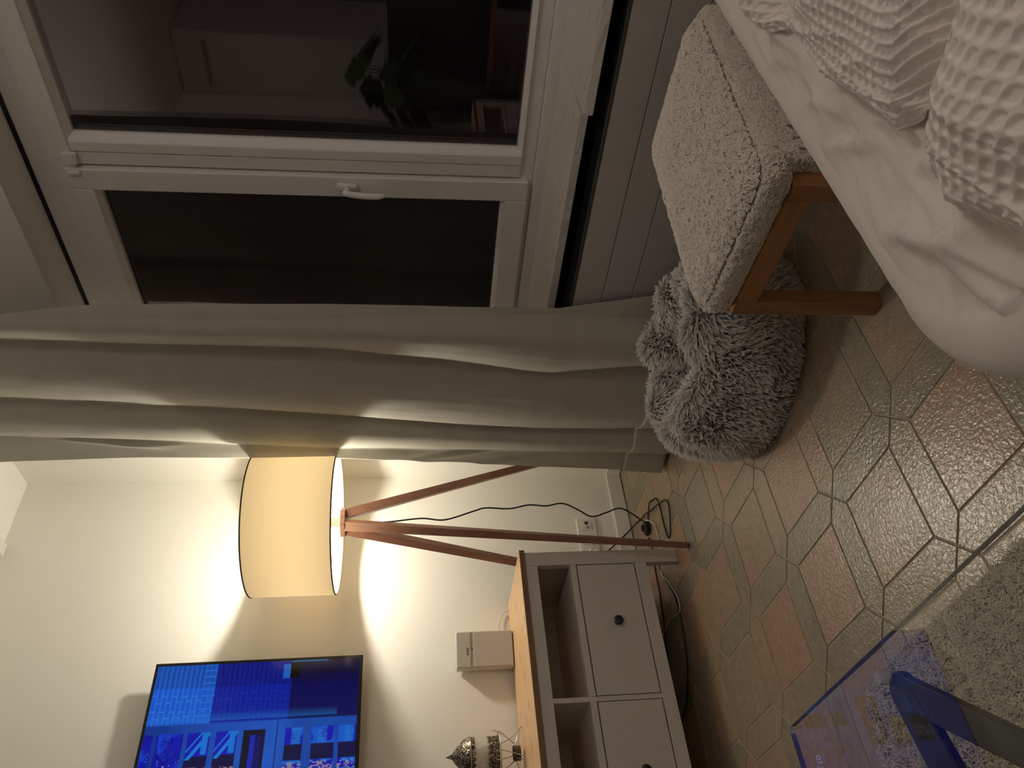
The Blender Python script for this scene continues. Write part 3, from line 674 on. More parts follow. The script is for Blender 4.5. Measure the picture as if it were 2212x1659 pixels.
# ------------------------------------------------------------------ sockets
so = thing('wall_outlet', 'white triple wall socket plate above the skirting behind the lamp', 'wall socket', (-.33, 0, .195))
r = MB(); P1 = [(-.236, .157), (-.236, .240), (-.456, .240), (-.456, .157)]
r.box(-.456, -.236, -.009, -.0005, .155, .239); build('plate', r, M_plate, so, bev=.003, seg=3)
M_plate2 = plain('socket_insert', (0.76, 0.74, 0.68), .3, var=.02, bstr=0)
for x in (-.274, -.346, -.418):
    build('insert_gap', MB().box(x-.0247, x+.0247, -.0095, -.0085, .1738, .2227), M_spkd, so)
    build('insert', MB().box(x-.0235, x+.0235, -.0115, -.0085, .175, .2215), M_plate2, so, bev=.001)
build('data_port', MB().box(-.270, -.257, -.0125, -.011, .191, .205), M_black, so)
def ring_y(cx, cz, r0, r1_, y0, y1, n=28):
    mb = MB(); A_ = lambda r, y: [(cx+r*math.cos(2*PI*k/n), y, cz+r*math.sin(2*PI*k/n)) for k in range(n)]
    return mb.rings([A_(r0, y0), A_(r0, y1), A_(r1_, y1), A_(r1_, y0)], closed=True)
build('aerial_port', ring_y(-.2865, .195, .0062, .004, -.011, -.014), M_spkd, so); build('aerial_pin', MB().tube([(-.2865, -.011, .195), (-.2865, -.0135, .195)], .0022, 10), M_metal, so)
build('socket_ring', ring_y(-.346, .198, .0195, .017, -.011, -.013), M_plate, so); build('socket_well', MB().tube([(-.346, -.0112, .198), (-.346, -.0119, .198)], .0168, 28), M_spkd, so)
pl = thing('power_plug', 'white plug pushed into the socket behind the sideboard end', 'plug', (-.418, -.02, .198))
build('plug_body', MB().tube([(-.418, -.0121, .198), (-.418, -.03, .198), (-.418, -.042, .196)], [.0185, .0185, .013], 24), M_cablew, pl, smooth='auto')
build('plug_cord', MB().tube(catmull([(-.418, -.042, .196), (-.43, -.06, .18), (-.50, -.06, .12), (-.60, -.035, .05), (-.64, -.035, .008)], 6), .0026, 8), M_cablew, pl, smooth=True)
# loose cables
f1 = build('power_cable', MB().tube(catmull([(-.60, -.25, .005), (-.655, -.27, .005), (-.72, -.31, .005), (-.80, -.35, .005), (-.90, -.345, .005), (-1.02, -.30, .005), (-1.10, -.22, .005), (-1.14, -.12, .005)], 8), .0033, 8), M_cable, smooth=True)
tag(f1, 'black cable lying in a wide curve on tiles under the sideboard', 'cable')
f2 = build('power_cable', MB().tube(catmull([(-.465, -.215, .006), (-.52, -.225, .005), (-.60, -.20, .005), (-.70, -.19, .005), (-.80, -.16, .005), (-.95, -.10, .005)], 8), .0033, 8), M_cable, smooth=True)
tag(f2, 'straighter black cable running from lamp switch back under the sideboard', 'cable')
f3 = build('thin_cable', MB().tube(catmull([(-.42, -.275, .026), (-.432, -.29, .015), (-.46, -.31, .006), (-.53, -.315, .005), (-.60, -.30, .006), (-.66, -.285, .0125), (-.71, -.325, .0115), (-.80, -.37, .005), (-.845, -.355, .005), (-.835, -.30, .005), (-.82, -.22, .005), (-.83, -.1, .005)], 8), .0022, 8), M_cablew, smooth=True)
tag(f3, 'thin white cable looping from lamp switch to beneath the sideboard', 'cable')

# ------------------------------------------------------------------ speaker
spk = thing('speaker', 'pale grey box speaker standing on the pine top below television', 'speaker', (-.83, -.06, .571))
pr, plf = Vector((-.770, -.100, .5712)), Vector((-.900, -.073, .5712)); e = (pr-plf); bk = Vector((-e.y, e.x, 0)).normalized()*.064; e0 = e.normalized()
Z = Vector((0, 0, .2125))
build('body', MB().obox(plf+Vector((0, 0, .002)), e, bk, Z), M_spkb, spk, bev=.006, seg=4)
nf = -bk.normalized()
build('grille_cloth', MB().obox(plf+nf*.0035+e0*.004+Vector((0, 0, .004)), e-e0*.008, -nf*.004, (0, 0, .146)), M_spk, spk, bev=.002)
build('upper_front', MB().obox(plf+nf*.0035+e0*.004+Vector((0, 0, .160)), e-e0*.008, -nf*.004, (0, 0, .052)), M_spk, spk, bev=.002)
build('control_band', MB().obox(plf+nf*.0015+e0*.004+Vector((0, 0, .150)), e-e0*.008, -nf*.003, (0, 0, .010)), M_spkd, spk)
build('band_light', MB().obox(plf+nf*.003+e*.50+Vector((0, 0, .152)), e0*.004, -nf*.002, (0, 0, .006)), M_black, spk)
R3 = Matrix((e0, Vector((0, 0, 1)), nf)).transposed().to_4x4()
pos = plf+e*.34+nf*.0042+Vector((0, 0, .1685))
text('logo', 'BOSE', .0105, Matrix.Translation(pos) @ R3, M_logo, spk, .0003)
build('foot', MB().obox(plf+e*.1+bk*.1, e*.8, bk*.8, (0, 0, .0025)), M_black, spk)
sc_ = build('speaker_cable', MB().tube(catmull([(-.79, -.034, .604), (-.755, -.020, .614), (-.71, -.013, .613), (-.67, -.012, .596), (-.65, -.011, .565), (-.64, -.0105, .50), (-.62, -.014, .40)], 7), .0027, 8), M_cablew, smooth=True)
tag(sc_, 'thin white cable arching behind the sideboard top beside the speaker', 'cable')

# ------------------------------------------------------------------ lantern on wire stand
lx, ly, lz = -1.212, -.115, .5712
st = thing('lantern_stand', 'bent steel wire stand with dark cup under the ornate lantern', 'stand', (lx, ly, lz))
RZ = lz+.078
wires = MB()
wires.tube([(lx+.066*math.cos(t), ly+.066*math.sin(t), RZ) for t in [2*PI*k/48 for k in range(48)]], .0017, 8, closed=True)
for a in (0.05, 0.05+2*PI/3, 0.05+4*PI/3):
    ca_, sa_ = math.cos(a), math.sin(a); q = lambda r, z, off=0: (lx+r*ca_-off*sa_, ly+r*sa_+off*ca_, lz+z)
    wires.tube(catmull([q(.035, .076, .02), q(.05, .04, .012), q(.074, .004, .004), q(.079, .0018), q(.076, .006, -.002), q(.05, .018, -.006), q(.022, .026, -.008)], 4), .0015, 7)
    wires.tube([q(.064, .078), q(.068, .070), q(.03, .03)], .0015, 7)
    wires.tube(catmull([q(.066, .078), q(.073, .088), q(.071, .094)], 4), .0016, 7)
build('wire_frame', wires, M_metal, st, smooth=True)
build('cup', MB().lathe([(.0, .012), (.022, .012), (.0225, .034), (.021, .034), (.0205, .014), (.0, .014)], (lx, ly, lz), 32, cap=False), plain('cup_brown', (.05, .038, .03), .4), st, smooth='auto')
ln = thing('lantern', 'small ornate pewter lantern with domed lid and crackled glass', 'lantern', (lx, ly, RZ))
def mk_pewter():
    m, nt, b = mat('embossed_pewter'); v = coords(nt); vo = N(nt, 'ShaderNodeTexVoronoi', feature='SMOOTH_F1'); vo.inputs['Scale'].default_value = 150; nt.links.new(v, vo.inputs['Vector'])
    r = ramp(nt, [(0.1, (0.44, 0.39, 0.31)), (0.55, (0.10, 0.085, 0.065))]); nt.links.new(vo.outputs['Distance'], r.inputs[0]); nt.links.new(r.outputs[0], b.inputs['Base Color'])
    b.inputs['Metallic'].default_value = 0.85; b.inputs['Roughness'].default_value = 0.38; bump(nt, b, vo.outputs['Distance'], 0.9, 0.004); return m
M_pew = mk_pewter(); BZ = RZ+.0018
SL = .052
def scal(prof_fn, name, zt, zb, r, down):
    # band with a scalloped free edge
    n = 160; mb = MB(); top = []; bot = []; ti = []; bi = []
    for k in range(n):
        t = 2*PI*k/n; s = abs(math.sin(t*10))**.6*.0085
        z_free = (zb-s) if down else (zt+s)
        za, zb_ = (zt, z_free) if down else (z_free, zb)
        top.append((lx+r*math.cos(t), ly+r*math.sin(t), za)); bot.append((lx+r*math.cos(t), ly+r*math.sin(t), zb_))
        ti.append((lx+(r-.001)*math.cos(t), ly+(r-.001)*math.sin(t), za)); bi.append((lx+(r-.001)*math.cos(t), ly+(r-.001)*math.sin(t), zb_))
    mb.rings([bot, top, ti, bi], closed=True); return build(name, mb, M_pew, ln, smooth='auto')
scal(None, 'lower_band', BZ+.028, BZ+.0, SL+.0012, False)
build('base_plate', MB().lathe([(0, BZ), (SL+.003, BZ), (SL+.003, BZ+.003), (0, BZ+.003)], (lx, ly, 0), 48, cap=False), M_pew, ln, smooth='auto')
Z1 = BZ+.085
scal(None, 'dome_skirt', Z1+.004, Z1-.002, SL+.0016, True)
dome = build('dome', MB().lathe([(SL+.002, Z1+.001), (SL+.0035, Z1+.004), (SL+.001, Z1+.010), (.0485, Z1+.022), (.040, Z1+.032), (.037, Z1+.034), (.030, Z1+.042), (.019, Z1+.052), (.009, Z1+.059), (.0055, Z1+.061), (.0075, Z1+.064), (.0055, Z1+.067), (.0025, Z1+.069), (.0045, Z1+.072), (.002, Z1+.075), (.0008, Z1+.080), (0, Z1+.081)], (lx, ly, 0), 64, cap=False), M_pew, ln, smooth='auto')
build('rim_ring', MB().tube([(lx+(SL+.004)*math.cos(t), ly+(SL+.004)*math.sin(t), Z1+.004) for t in [2*PI*k/64 for k in range(64)]], .0014, 8, closed=True), M_metal, ln, smooth=True)
def mk_crackle():
    m, nt, b = mat('crackled_glass'); v = coords(nt); vo = N(nt, 'ShaderNodeTexVoronoi', feature='DISTANCE_TO_EDGE'); vo.inputs['Scale'].default_value = 190; nt.links.new(v, vo.inputs['Vector'])
    b.inputs['Base Color'].default_value = (0.78, 0.76, 0.69, 1); b.inputs['Roughness'].default_value = 0.12
    b.inputs['Alpha'].default_value = 0.62; r = ramp(nt, [(0.0, (1, 1, 1)), (0.12, (.5, .5, .5))]); nt.links.new(vo.outputs[0], r.inputs[0]); nt.links.new(r.outputs[0], b.inputs['Alpha'])
    bump(nt, b, vo.outputs[0], 0.8, 0.003); return m
build('glass', MB().lathe([(SL-.0008, BZ+.003), (SL-.0008, Z1+.002)], (lx, ly, 0), 64, cap=False), mk_crackle(), ln, smooth=True)

st.scale = (1.08,)*3; ln.scale = (1.08,)*3; ln.location.z = lz+.0782*1.08

# ------------------------------------------------------------------ boucle footstool
Nc = Vector((-.953, -2.179, 0)); e1 = Vector((.033, .322, 0)).normalized(); e2 = Vector((e1.y, -e1.x, 0)); FW, FD = .326, .50
fs = thing('footstool', 'cream boucle footstool on brown wooden frame beside the grey pet bed', 'footstool', Nc+e1*FW/2+e2*FD/2)
def Q(a, b_, z): return Nc+e1*a+e2*b_+Vector((0, 0, z))
LW, RH, ZR = .036, .044, .310
for (a, b_) in ((0, 0), (FW-LW, 0), (0, FD-LW), (FW-LW, FD-LW)):
    build('leg', MB().obox(Q(a, b_, 0), e2*LW, e1*LW, (0, 0, ZR-.0005)), M_oakz, fs, bev=.002)
build('rail', MB().obox(Q(LW, .0003, ZR-RH), e2*.028, e1*(FW-2*LW), (0, 0, RH)), M_oak, fs, bev=.002)
build('rail', MB().obox(Q(LW, FD-.0283, ZR-RH), e2*.028, e1*(FW-2*LW), (0, 0, RH)), M_oak, fs, bev=.002)
build('rail', MB().obox(Q(.0003, LW, ZR-RH), e2*(FD-2*LW), e1*.028, (0, 0, RH)), M_oakz, fs, bev=.002)
build('rail', MB().obox(Q(FW-.0283, LW, ZR-RH), e2*(FD-2*LW), e1*.028, (0, 0, RH)), M_oakz, fs, bev=.002)
def rrect(a0, a1, b0, b1, r, n=14, m=34):
    out = []
    cs = [(a1-r, b1-r, 0), (a0+r, b1-r, PI/2), (a0+r, b0+r, PI), (a1-r, b0+r, 1.5*PI)]
    for k, (ca_, cb_, t0) in enumerate(cs):
        for i in range(n): t = t0+PI/2*i/n; out.append((ca_+r*math.cos(t), cb_+r*math.sin(t)))
        p = out[-1]; t = t0+PI/2; q = (ca_+r*math.cos(t), cb_+r*math.sin(t)); nx = cs[(k+1) % 4]; s = (nx[0]+r*math.cos(nx[2]), nx[1]+r*math.sin(nx[2]))
        for i in range(m): out.append((q[0]+(s[0]-q[0])*i/m, q[1]+(s[1]-q[1])*i/m))
    return out
def cushion_rings():
    rings = []; ca_, cb_ = FW/2, FD/2
    for z, ins in [(ZR+.001, .022), (ZR+.002, .010), (ZR+.010, .003), (ZR+.020, -.003), (ZR+.032, -.006), (ZR+.044, -.005), (ZR+.051, -.002), (ZR+.0535, .002), (ZR+.0542, .0085), (ZR+.0558, .0085), (ZR+.0575, .0045), (ZR+.063, .010), (ZR+.069, .016), (ZR+.075, .026)]:
        rings.append([(a, b_, z) for a, b_ in rrect(ins-.022, FW-ins, ins, FD-ins+.01, max(.012, .038-ins*.2))])
    base = rrect(.004, FW-.026, .026, FD-.016, .034)
    for k in range(1, 34):
        s = 1-k/34; z = ZR+.075+.030*(1-s**2.4); rings.append([(ca_+(a-ca_)*s, cb_+(b_-cb_)*s, z) for a, b_ in base])
    return rings
def disp(p, amp=.0048):
    n_ = noise.noise(Vector(p)*105)+.6*noise.noise(Vector(p)*230); return amp*n_
mb = MB(); RR = cushion_rings(); R2_ = []
for r_ in RR:
    q = []
    for a, b_, z in r_:
        P = Q(a, b_, z); c = Q(FW/2, FD/2, ZR+.02); n_ = (P-c); n_.z *= 2.2; n_.normalize(); d = disp(P); P = P+n_*d; q.append(P)
    R2_.append(q)
mb.rings(R2_)
cu = build('seat_cushion', mb, M_boucle, fs, smooth=True)
# curly pile: short bent strands all over the cushion
dg = []
def surf_samples(rings, count):
    """area weighted random points and normals on a ring surface"""
    A_ = np.array([[tuple(p) for p in r_] for r_ in rings]); R_, n_ = A_.shape[:2]
    B_ = np.roll(A_, -1, axis=1); P00, P01, P10, P11 = A_[:-1], B_[:-1], A_[1:], B_[1:]
    nrm = np.cross(P01-P00, P10-P00); ar = np.linalg.norm(nrm, axis=2)+1e-12; w_ = (ar/ar.sum()).reshape(-1)
    idx = rng.choice(w_.size, size=count, p=w_); i, j = np.unravel_index(idx, ar.shape)
    u = rng.random((count, 1)); v = rng.random((count, 1))
    P = (P00[i, j]*(1-u)+P01[i, j]*u)*(1-v)+(P10[i, j]*(1-u)+P11[i, j]*u)*v
    return P, nrm[i, j]/ar[i, j][:, None]
# padded apron that hangs over the rail on the side towards the seat
ap = []
for k, (z, ins) in enumerate([(.262, .008), (.264, .002), (.275, -.002), (.30, -.005), (.33, -.006), (.352, -.004), (.362, .004)]):
    q = []
    for a, b_ in rrect(-.024+ins, .002-ins*.2, .040+ins, FD+.006-ins, .010, 6, 30):
        P = Q(a, b_, z); q.append(P+e1*disp(P, .003)*(-1 if a < -.01 else 0))
    ap.append(q)
mb = MB(); mb.rings(ap); apron = build('apron', mb, M_boucle, fs, smooth=True)
P, Nn = surf_samples(R2_, 46000); Pa, Na = surf_samples(ap, 16000)
ca_p = np.array(Q(-.011, FD/2, .31)); sg = np.sign(((Pa-ca_p)*Na).sum(1, keepdims=True)); Na = Na*sg
cen = np.array(Q(FW/2, FD/2, ZR)); sgn = np.sign(((P-cen)*Nn).sum(1, keepdims=True)); sgn[sgn == 0] = 1; Nn = Nn*sgn
keep = np.abs(P[:, 2]-(ZR+.055)) > .0028; P, Nn = P[keep], Nn[keep]
P = np.concatenate([P, Pa]); Nn = np.concatenate([Nn, Na])
t1 = np.cross(Nn, rng.normal(size=Nn.shape)); t1 /= np.linalg.norm(t1, axis=1, keepdims=True); t2 = np.cross(Nn, t1)
S_ = np.stack([P-Nn*.001, P+Nn*.0026+t1*.0018, P+Nn*.0044+t1*.0006+t2*.0026, P+Nn*.0034-t1*.0026+t2*.0012, P+Nn*.0018-t1*.0012-t2*.0016], 1)
M_curl = furm('boucle_curl', (0.66, 0.61, 0.54), (0.90, 0.845, 0.77))
hair('pile', S_, M_curl, cu, .0010, .0008)

# ------------------------------------------------------------------ fluffy pet bed
PBC = Vector((-.595, -1.400, 0)); PRX, PRY = .238, .300
pb = thing('pet_bed', 'round grey long-haired fluffy pet bed on the tiles under curtain', 'pet bed', PBC)
def pb_profile(nl=46):
    # outer skirt, rim top, hollow
    pts = [(.80, .004), (.93, .012), (.99, .045), (1.0, .09), (.985, .135), (.94, .185), (.86, .225), (.75, .245), (.64, .238), (.55, .212), (.48, .175), (.42, .140), (.34, .120), (.2, .112), (.03, .110)]
    c = catmull([(a, b_, 0) for a, b_ in pts], 4); return [(p.x, p.y) for p in c]
prf = pb_profile(); rings = []
NB = 150
for (rf_, z) in prf:
    ring = []
    for k in range(NB):
        t = 2*PI*k/NB; cx_, sy_ = math.cos(t), math.sin(t)
        lump = 1+.035*noise.noise(Vector((cx_*2.1, sy_*2.1, z*6)))+.02*math.sin(3*t+1)
        zz = z*(1+.16*noise.noise(Vector((cx_*1.7+5, sy_*1.7, rf_*1.5)))) if z > .02 else z
        zz *= 1+.12*max(0, -(cx_*.6+sy_*.8))*(1 if rf_ > .5 else .3)+.10*max(0, (cx_*.7+sy_*.5))
        # creases radiating over the rim
        for ta, wd, dp in ((2.55, .16, .045), (4.4, .2, .02), (5.6, .14, .045), (.9, .15, .03)):
            dt = (t-ta+PI) % (2*PI)-PI; zz -= dp*math.exp(-(dt/wd)**2)*max(0, min(1, (z-.12)/.08))
        ring.append((PBC.x+PRX*rf_*cx_*lump, PBC.y+PRY*rf_*sy_*lump, max(zz*.95, .003)))
    rings.append(ring)
mb = MB(); mb.rings(rings); body = build('cushion', mb, M_furbase, pb, smooth=True)
def fur(rings, count, clumps, length, cen, lean, r0, name, material, parent, jitter=.35, clump=.75):
    P, Nn = surf_samples(rings, count); cv = P-cen; s = np.sign((cv*Nn).sum(1, keepdims=True)); 
    # ring order is consistent, so one global sign is enough
    g = 1.0 if np.median(s) > 0 else -1.0; Nn = Nn*g
    ci = rng.choice(count, clumps, replace=False); C_ = P[ci]
    # nearest clump through a coarse grid
    cell = .010; key = lambda X: np.floor(X/cell).astype(int)
    d = {}
    for a, k_ in enumerate(map(tuple, key(C_))): d.setdefault(k_, []).append(a)
    near = np.full(count, -1)
    K = key(P)
    for a in range(count):
        best = 1e9; kx, ky, kz = K[a]
        for dx in (-1, 0, 1):
            for dy in (-1, 0, 1):
                for dz in (-1, 0, 1):
                    for c_ in d.get((kx+dx, ky+dy, kz+dz), ()):
                        q = P[a]-C_[c_]; dd_ = q@q
                        if dd_ < best: best = dd_; near[a] = c_
    ok = near >= 0
    cdir = rng.normal(size=(clumps, 3))*jitter; clen = rng.uniform(.75, 1.2, clumps)
    # slow swirl so neighbouring tufts lie together
    sw_ = np.array([[noise.noise(Vector(p)*9), noise.noise(Vector(p)*9+Vector((4, 7, 1))), noise.noise(Vector(p)*9+Vector((9, 2, 6)))] for p in C_])
    Dc = Nn[ci]+cdir+sw_*1.1+np.array(lean); Dc /= np.linalg.norm(Dc, axis=1, keepdims=True)
    D = np.where(ok[:, None], Dc[near], Nn); L = length*np.where(ok, clen[near], 1.0)*rng.uniform(.8, 1.1, count); L = L[:, None]
    tip = np.where(ok[:, None], (C_[near]+D*L*1.0)*clump+(P+D*L)*(1-clump), P+D*L)
    out = [P-Nn*.002]
    for s_ in (.3, .6, .85, 1.0):
        st_ = P+(Nn*(1-s_)+D*s_)*L*s_; out.append(st_*(1-s_**1.3*.9)+(tip-(1-s_)*D*L)*(s_**1.3*.9)-np.array([0, 0, 1])*L*.16*s_*s_)
    S = np.stack(out, 1); S[..., 2] = np.maximum(S[..., 2], .0015)
    return hair(name, S, material, parent, r0, r0*.35)
fur(rings, 135000, 21000, .027, np.array(PBC)+np.array([0, 0, .08]), (0, 0, -.25), .00055, 'fur', M_fur, body, .28, .50)

# ------------------------------------------------------------------ rug
rg = thing('rug', 'cream deep-pile rug on the tiles beneath the glass table', 'rug', (-2.1, -2.0, 0.0))
rug_poly = [(-1.665, -2.75), (-1.665, -2.37), (-1.470, -2.37), (-1.470, -1.50), (-1.476, -1.40), (-1.486, -1.345), (-1.52, -1.312), (-1.60, -1.298), (-2.75, -1.27), (-2.75, -2.75)]
build('rug_base', MB().prism(rug_poly, .001, .009), M_rugbase, rg)
cnt = 230000; X = rng.uniform(-2.745, -1.472, cnt); Y = rng.uniform(-2.74, -1.275, cnt)
edge = np.where(Y < -2.37, -1.665, 0)+np.where(Y < -2.37, 0, 1)*np.interp(Y, [-1.5, -1.4, -1.345, -1.312, -1.30], [-1.470, -1.476, -1.486, -1.52, -1.58]); keep = X < edge-.001
keep &= Y < np.interp(X, [-2.75, -1.60, -1.52], [-1.272, -1.298, -1.312]); X, Y = X[keep], Y[keep]; n_ = len(X)
P = np.stack([X, Y, np.full(n_, .008)], 1)
g1 = np.array([noise.noise(Vector((x*38, y*38, 0))) for x, y in zip(X, Y)]); g2 = np.array([noise.noise(Vector((x*38, y*38, 5))) for x, y in zip(X, Y)]); g3 = np.array([noise.noise(Vector((x*22, y*22, 9))) for x, y in zip(X, Y)])
seam = np.exp(-((X+1.585)/.006)**2)*.55
D = np.stack([g1*1.0+.1, g2*1.0, np.full(n_, 1.0)], 1)+rng.normal(size=(n_, 3))*.28; D /= np.linalg.norm(D, axis=1, keepdims=True)
L = (.0165*(1+.22*g3)*(1-seam)*rng.uniform(.8, 1.15, n_))[:, None]
S = np.stack([P, P+(D+np.array([0, 0, 1.0]))*.5*L*.4, P+D*L*.8-np.array([0, 0, .1])*L, P+D*L*1.05-np.array([0, 0, .3])*L+rng.normal(size=(n_, 3))*.0012], 1)
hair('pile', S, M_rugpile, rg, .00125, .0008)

# ------------------------------------------------------------------ glass coffee table
ZG = .375; GX, GY = -1.657, -1.692
tb = thing('coffee_table', 'low glass coffee table on flat dark steel bars above cream rug', 'coffee table', (-2.2, -2.05, 0))
gp = [(GX, -2.42), (GX, GY-.008)]+[(GX-.008+.008*math.cos(t), GY-.008+.008*math.sin(t)) for t in (.4, .8, 1.2)]+[(GX-.008, GY), (-2.72, GY), (-2.72, -2.42)]
M_tglass = glass_sheet('table_glass', .9, (0.96, 0.965, 0.955), (1, 1, 1), 1.5)
tg = build('glass_top', MB().prism(gp, ZG-.008, ZG), M_tglass, tb)
ed = MB(); M_gedge = plain('glass_edge', (0.10, 0.11, 0.10), .15, nscale=20, var=.1)
ed.box(GX-.0006, GX+.0002, -2.42, GY-.008, ZG-.0078, ZG-.0002); ed.box(-2.72, GX-.008, GY-.0006, GY+.0002, ZG-.0078, ZG-.0002)
build('polished_edge', ed, M_gedge, tg)
M_bar = plain('dark_steel', (0.022, 0.019, 0.020), 0.42, 0.3, nscale=60, var=.15)
tip = Vector((-1.7045, -1.9655, .3515))
def flatbar(p0, d, L, w0, w1, th):
    d = Vector(d).normalized(); s = Vector((-d.y, d.x, 0)).normalized()
    outl = [(-math.cos(t)*w0/2, math.sin(t)*w0/2) for t in [PI/2-PI*k/10 for k in range(11)]]+[(L, -w1/2), (L, w1/2)]
    a = [p0+d*x+s*y for x, y in outl]; return MB().rings([a, [p-Vector((0, 0, th)) for p in a]])
dA, dB = Vector((-.60, -.80, 0)), Vector((-1.0, -.20, 0)).normalized()
build('support_bar', flatbar(tip, dB, .80, .046, .085, .012), M_bar, tb, bev=.002)
build('support_bar', flatbar(tip+dA*.004-Vector((0, 0, .0005)), dA, .45, .040, .028, .0125), M_bar, tb, bev=.002)
oth = Vector((-2.66, -1.79, .3515))
build('support_bar', flatbar(oth, (.6, -.8, 0), .60, .046, .046, .012), M_bar, tb, bev=.002)
for (x, y) in ((-1.962, -2.31), (-2.47, -2.118), (-2.30, -2.27), (-2.60, -1.87)):
    build('leg', MB().box(x-.02, x+.02, y-.006, y+.006, .019, .339), M_bar, tb, bev=.002)
M_clear, nt_, b_cl = mat('clear_rubber'); b_cl.inputs['Base Color'].default_value = (.75, .74, .76, 1); b_cl.inputs['Roughness'].default_value = .12; b_cl.inputs['Alpha'].default_value = .45
build('bumper', MB().lathe([(.0, .3515), (.0075, .3515), (.0088, .356), (.0088, .363), (.0075, .3668), (0, .3668)], (tip.x+.021, tip.y+.010, 0), 24, cap=False), M_clear, tb, smooth='auto')

# ------------------------------------------------------------------ daybed with throw and waffle blanket
db = thing('daybed', 'low daybed or sofa seat hidden beneath the white cotton throw', 'sofa', (-.97, -2.9, 0))
build('mattress', MB().box(-1.60, -.34, -3.4, -2.43, .22, .452), M_waffle, db, bev=.03, seg=4)
build('base', MB().box(-1.56, -.36, -3.36, -2.47, .06, .218), M_cab, db, bev=.01)
for (x, y) in ((-1.5, -2.53), (-.42, -2.53), (-1.5, -3.3), (-.42, -3.3)): build('leg', MB().box(x-.025, x+.025, y-.025, y+.025, 0, .06), M_oakz, db)
ZT = .478
def throw_h(x, y):
    v = Vector((x, y, 0)); 
    a = noise.noise(Vector((x*2.2+y*2.0, y*12-x*3.5, 1.3))); b_ = noise.noise(Vector((x*4.5+y*3, y*24-x*9, 4.1))); c = noise.noise(Vector((x*8-y*5, y*46+x*15, 8.2)))
    edge = min(1.0, max(0.0, (-2.425-y)/.05))
    r1_ = (1-abs(a)*2.2); r2__ = (1-abs(b_)*2.6); r3 = 1-abs(c)*2.8
    return edge*(.021*max(r1_, 0)**3+.012*max(r2__, 0)**3+.005*max(r3, 0)**3+.008*a)
def throw_pt(u, v):
    # v: 0 at the far back of the seat, runs forward, over the front edge and down; u along the seat, rounding the near end
    # plan outline: straight front at y=-2.392 and rounded corner to the end at x=-1.655
    Rc = .16; xe, yf = -1.662, -2.388
    Ls = (-.32)-(xe+Rc); La = Rc*PI/2; Lb = .85
    s = u*(Ls+La+Lb)
    if s < Ls: px, py, nx, ny = -.32-s, yf, 0, 1
    elif s < Ls+La:
        t = (s-Ls)/Rc; px, py = xe+Rc-Rc*math.sin(t), yf-Rc+Rc*math.cos(t); nx, ny = -math.sin(t), math.cos(t)
    else: px, py, nx, ny = xe, yf-Rc-(s-Ls-La), -1, 0
    cr = .045
    dtop = 0.0
    L1, L2, L3 = .60, cr*PI/2, .36
    q = v*(L1+L2+L3)
    if q < L1:
        din = cr+(L1-q); z = ZT
        # pull inner points towards a spine so the surface stays single
        X0, Y0 = px-nx*din, py-ny*din
        if s > Ls: 
            k = min(din/Rc, 1.0)
            cx_, cy_ = xe+Rc, yf-Rc
            if s < Ls+La:
                if din > Rc: X0, Y0 = cx_+(din-Rc)*.8*(math.sin((s-Ls)/Rc)), cy_-(din-Rc)*math.cos(min((s-Ls)/Rc, PI/2)) 
            else: X0 = px+din
        x, y = X0, Y0; z += throw_h(x, y)
    elif q < L1+L2:
        t = (q-L1)/cr; x, y = px-nx*(cr-cr*math.sin(t)), py-ny*(cr-cr*math.sin(t)); z = ZT-cr+cr*math.cos(t)
    else:
        d = q-L1-L2; z = ZT-cr-d; fl_ = .012*math.sin(s*14)*min(1, d/.1)+.01*d*10*noise.noise(Vector((s*6, 0, 2)))
        x, y = px+nx*fl_, py+ny*fl_
    z += .0016*noise.noise(Vector((x*30, y*30, z*30)))
    return (x, y, z)
tw = build('throw_blanket', MB().grid(throw_pt, 420, 230), M_throw, smooth=True)
md = tw.modifiers.new('thick', 'SOLIDIFY'); md.thickness = .003; md.offset = -1
tag(tw, 'plain off-white cotton throw spread over the whole seat and hanging down', 'throw')

def blk_edge(x):
    return float(np.interp(x, [-1.80, -1.70, -1.64, -1.60, -1.565, -1.528, -1.494, -1.470, -1.458, -1.445, -1.42, -1.373, -1.277, -1.20, -1.16, -1.12, -1.08, -1.05, -1.0, -.9, -.7], [-2.64, -2.60, -2.575, -2.56, -2.548, -2.538, -2.540, -2.556, -2.60, -2.585, -2.541, -2.532, -2.520, -2.520, -2.518, -2.494, -2.480, -2.484, -2.50, -2.53, -2.56]))
def blk_h(x, d):
    """height over the throw, d = distance back from the free edge"""
    lobeB = math.exp(-((x+1.60)/.13)**2); lobeA = math.exp(-((x+1.30)/.105)**2); lobeC = math.exp(-((x+1.07)/.055)**2)
    val = math.exp(-((x+1.452+d*.12)/.022)**2); val2 = math.exp(-((x+1.150-d*.5)/.020)**2)
    h = .010+.085*(1-math.exp(-d/.09))+.035*lobeB*(1-math.exp(-d/.05))+.035*lobeA*(1-math.exp(-d/.07))+.014*lobeC*(1-math.exp(-d/.02))
    h -= (.060*val+.030*val2)*(1-math.exp(-d/.03)); h += .016*noise.noise(Vector((x*9, d*7, 2.2)))*min(1, d/.08)
    return h
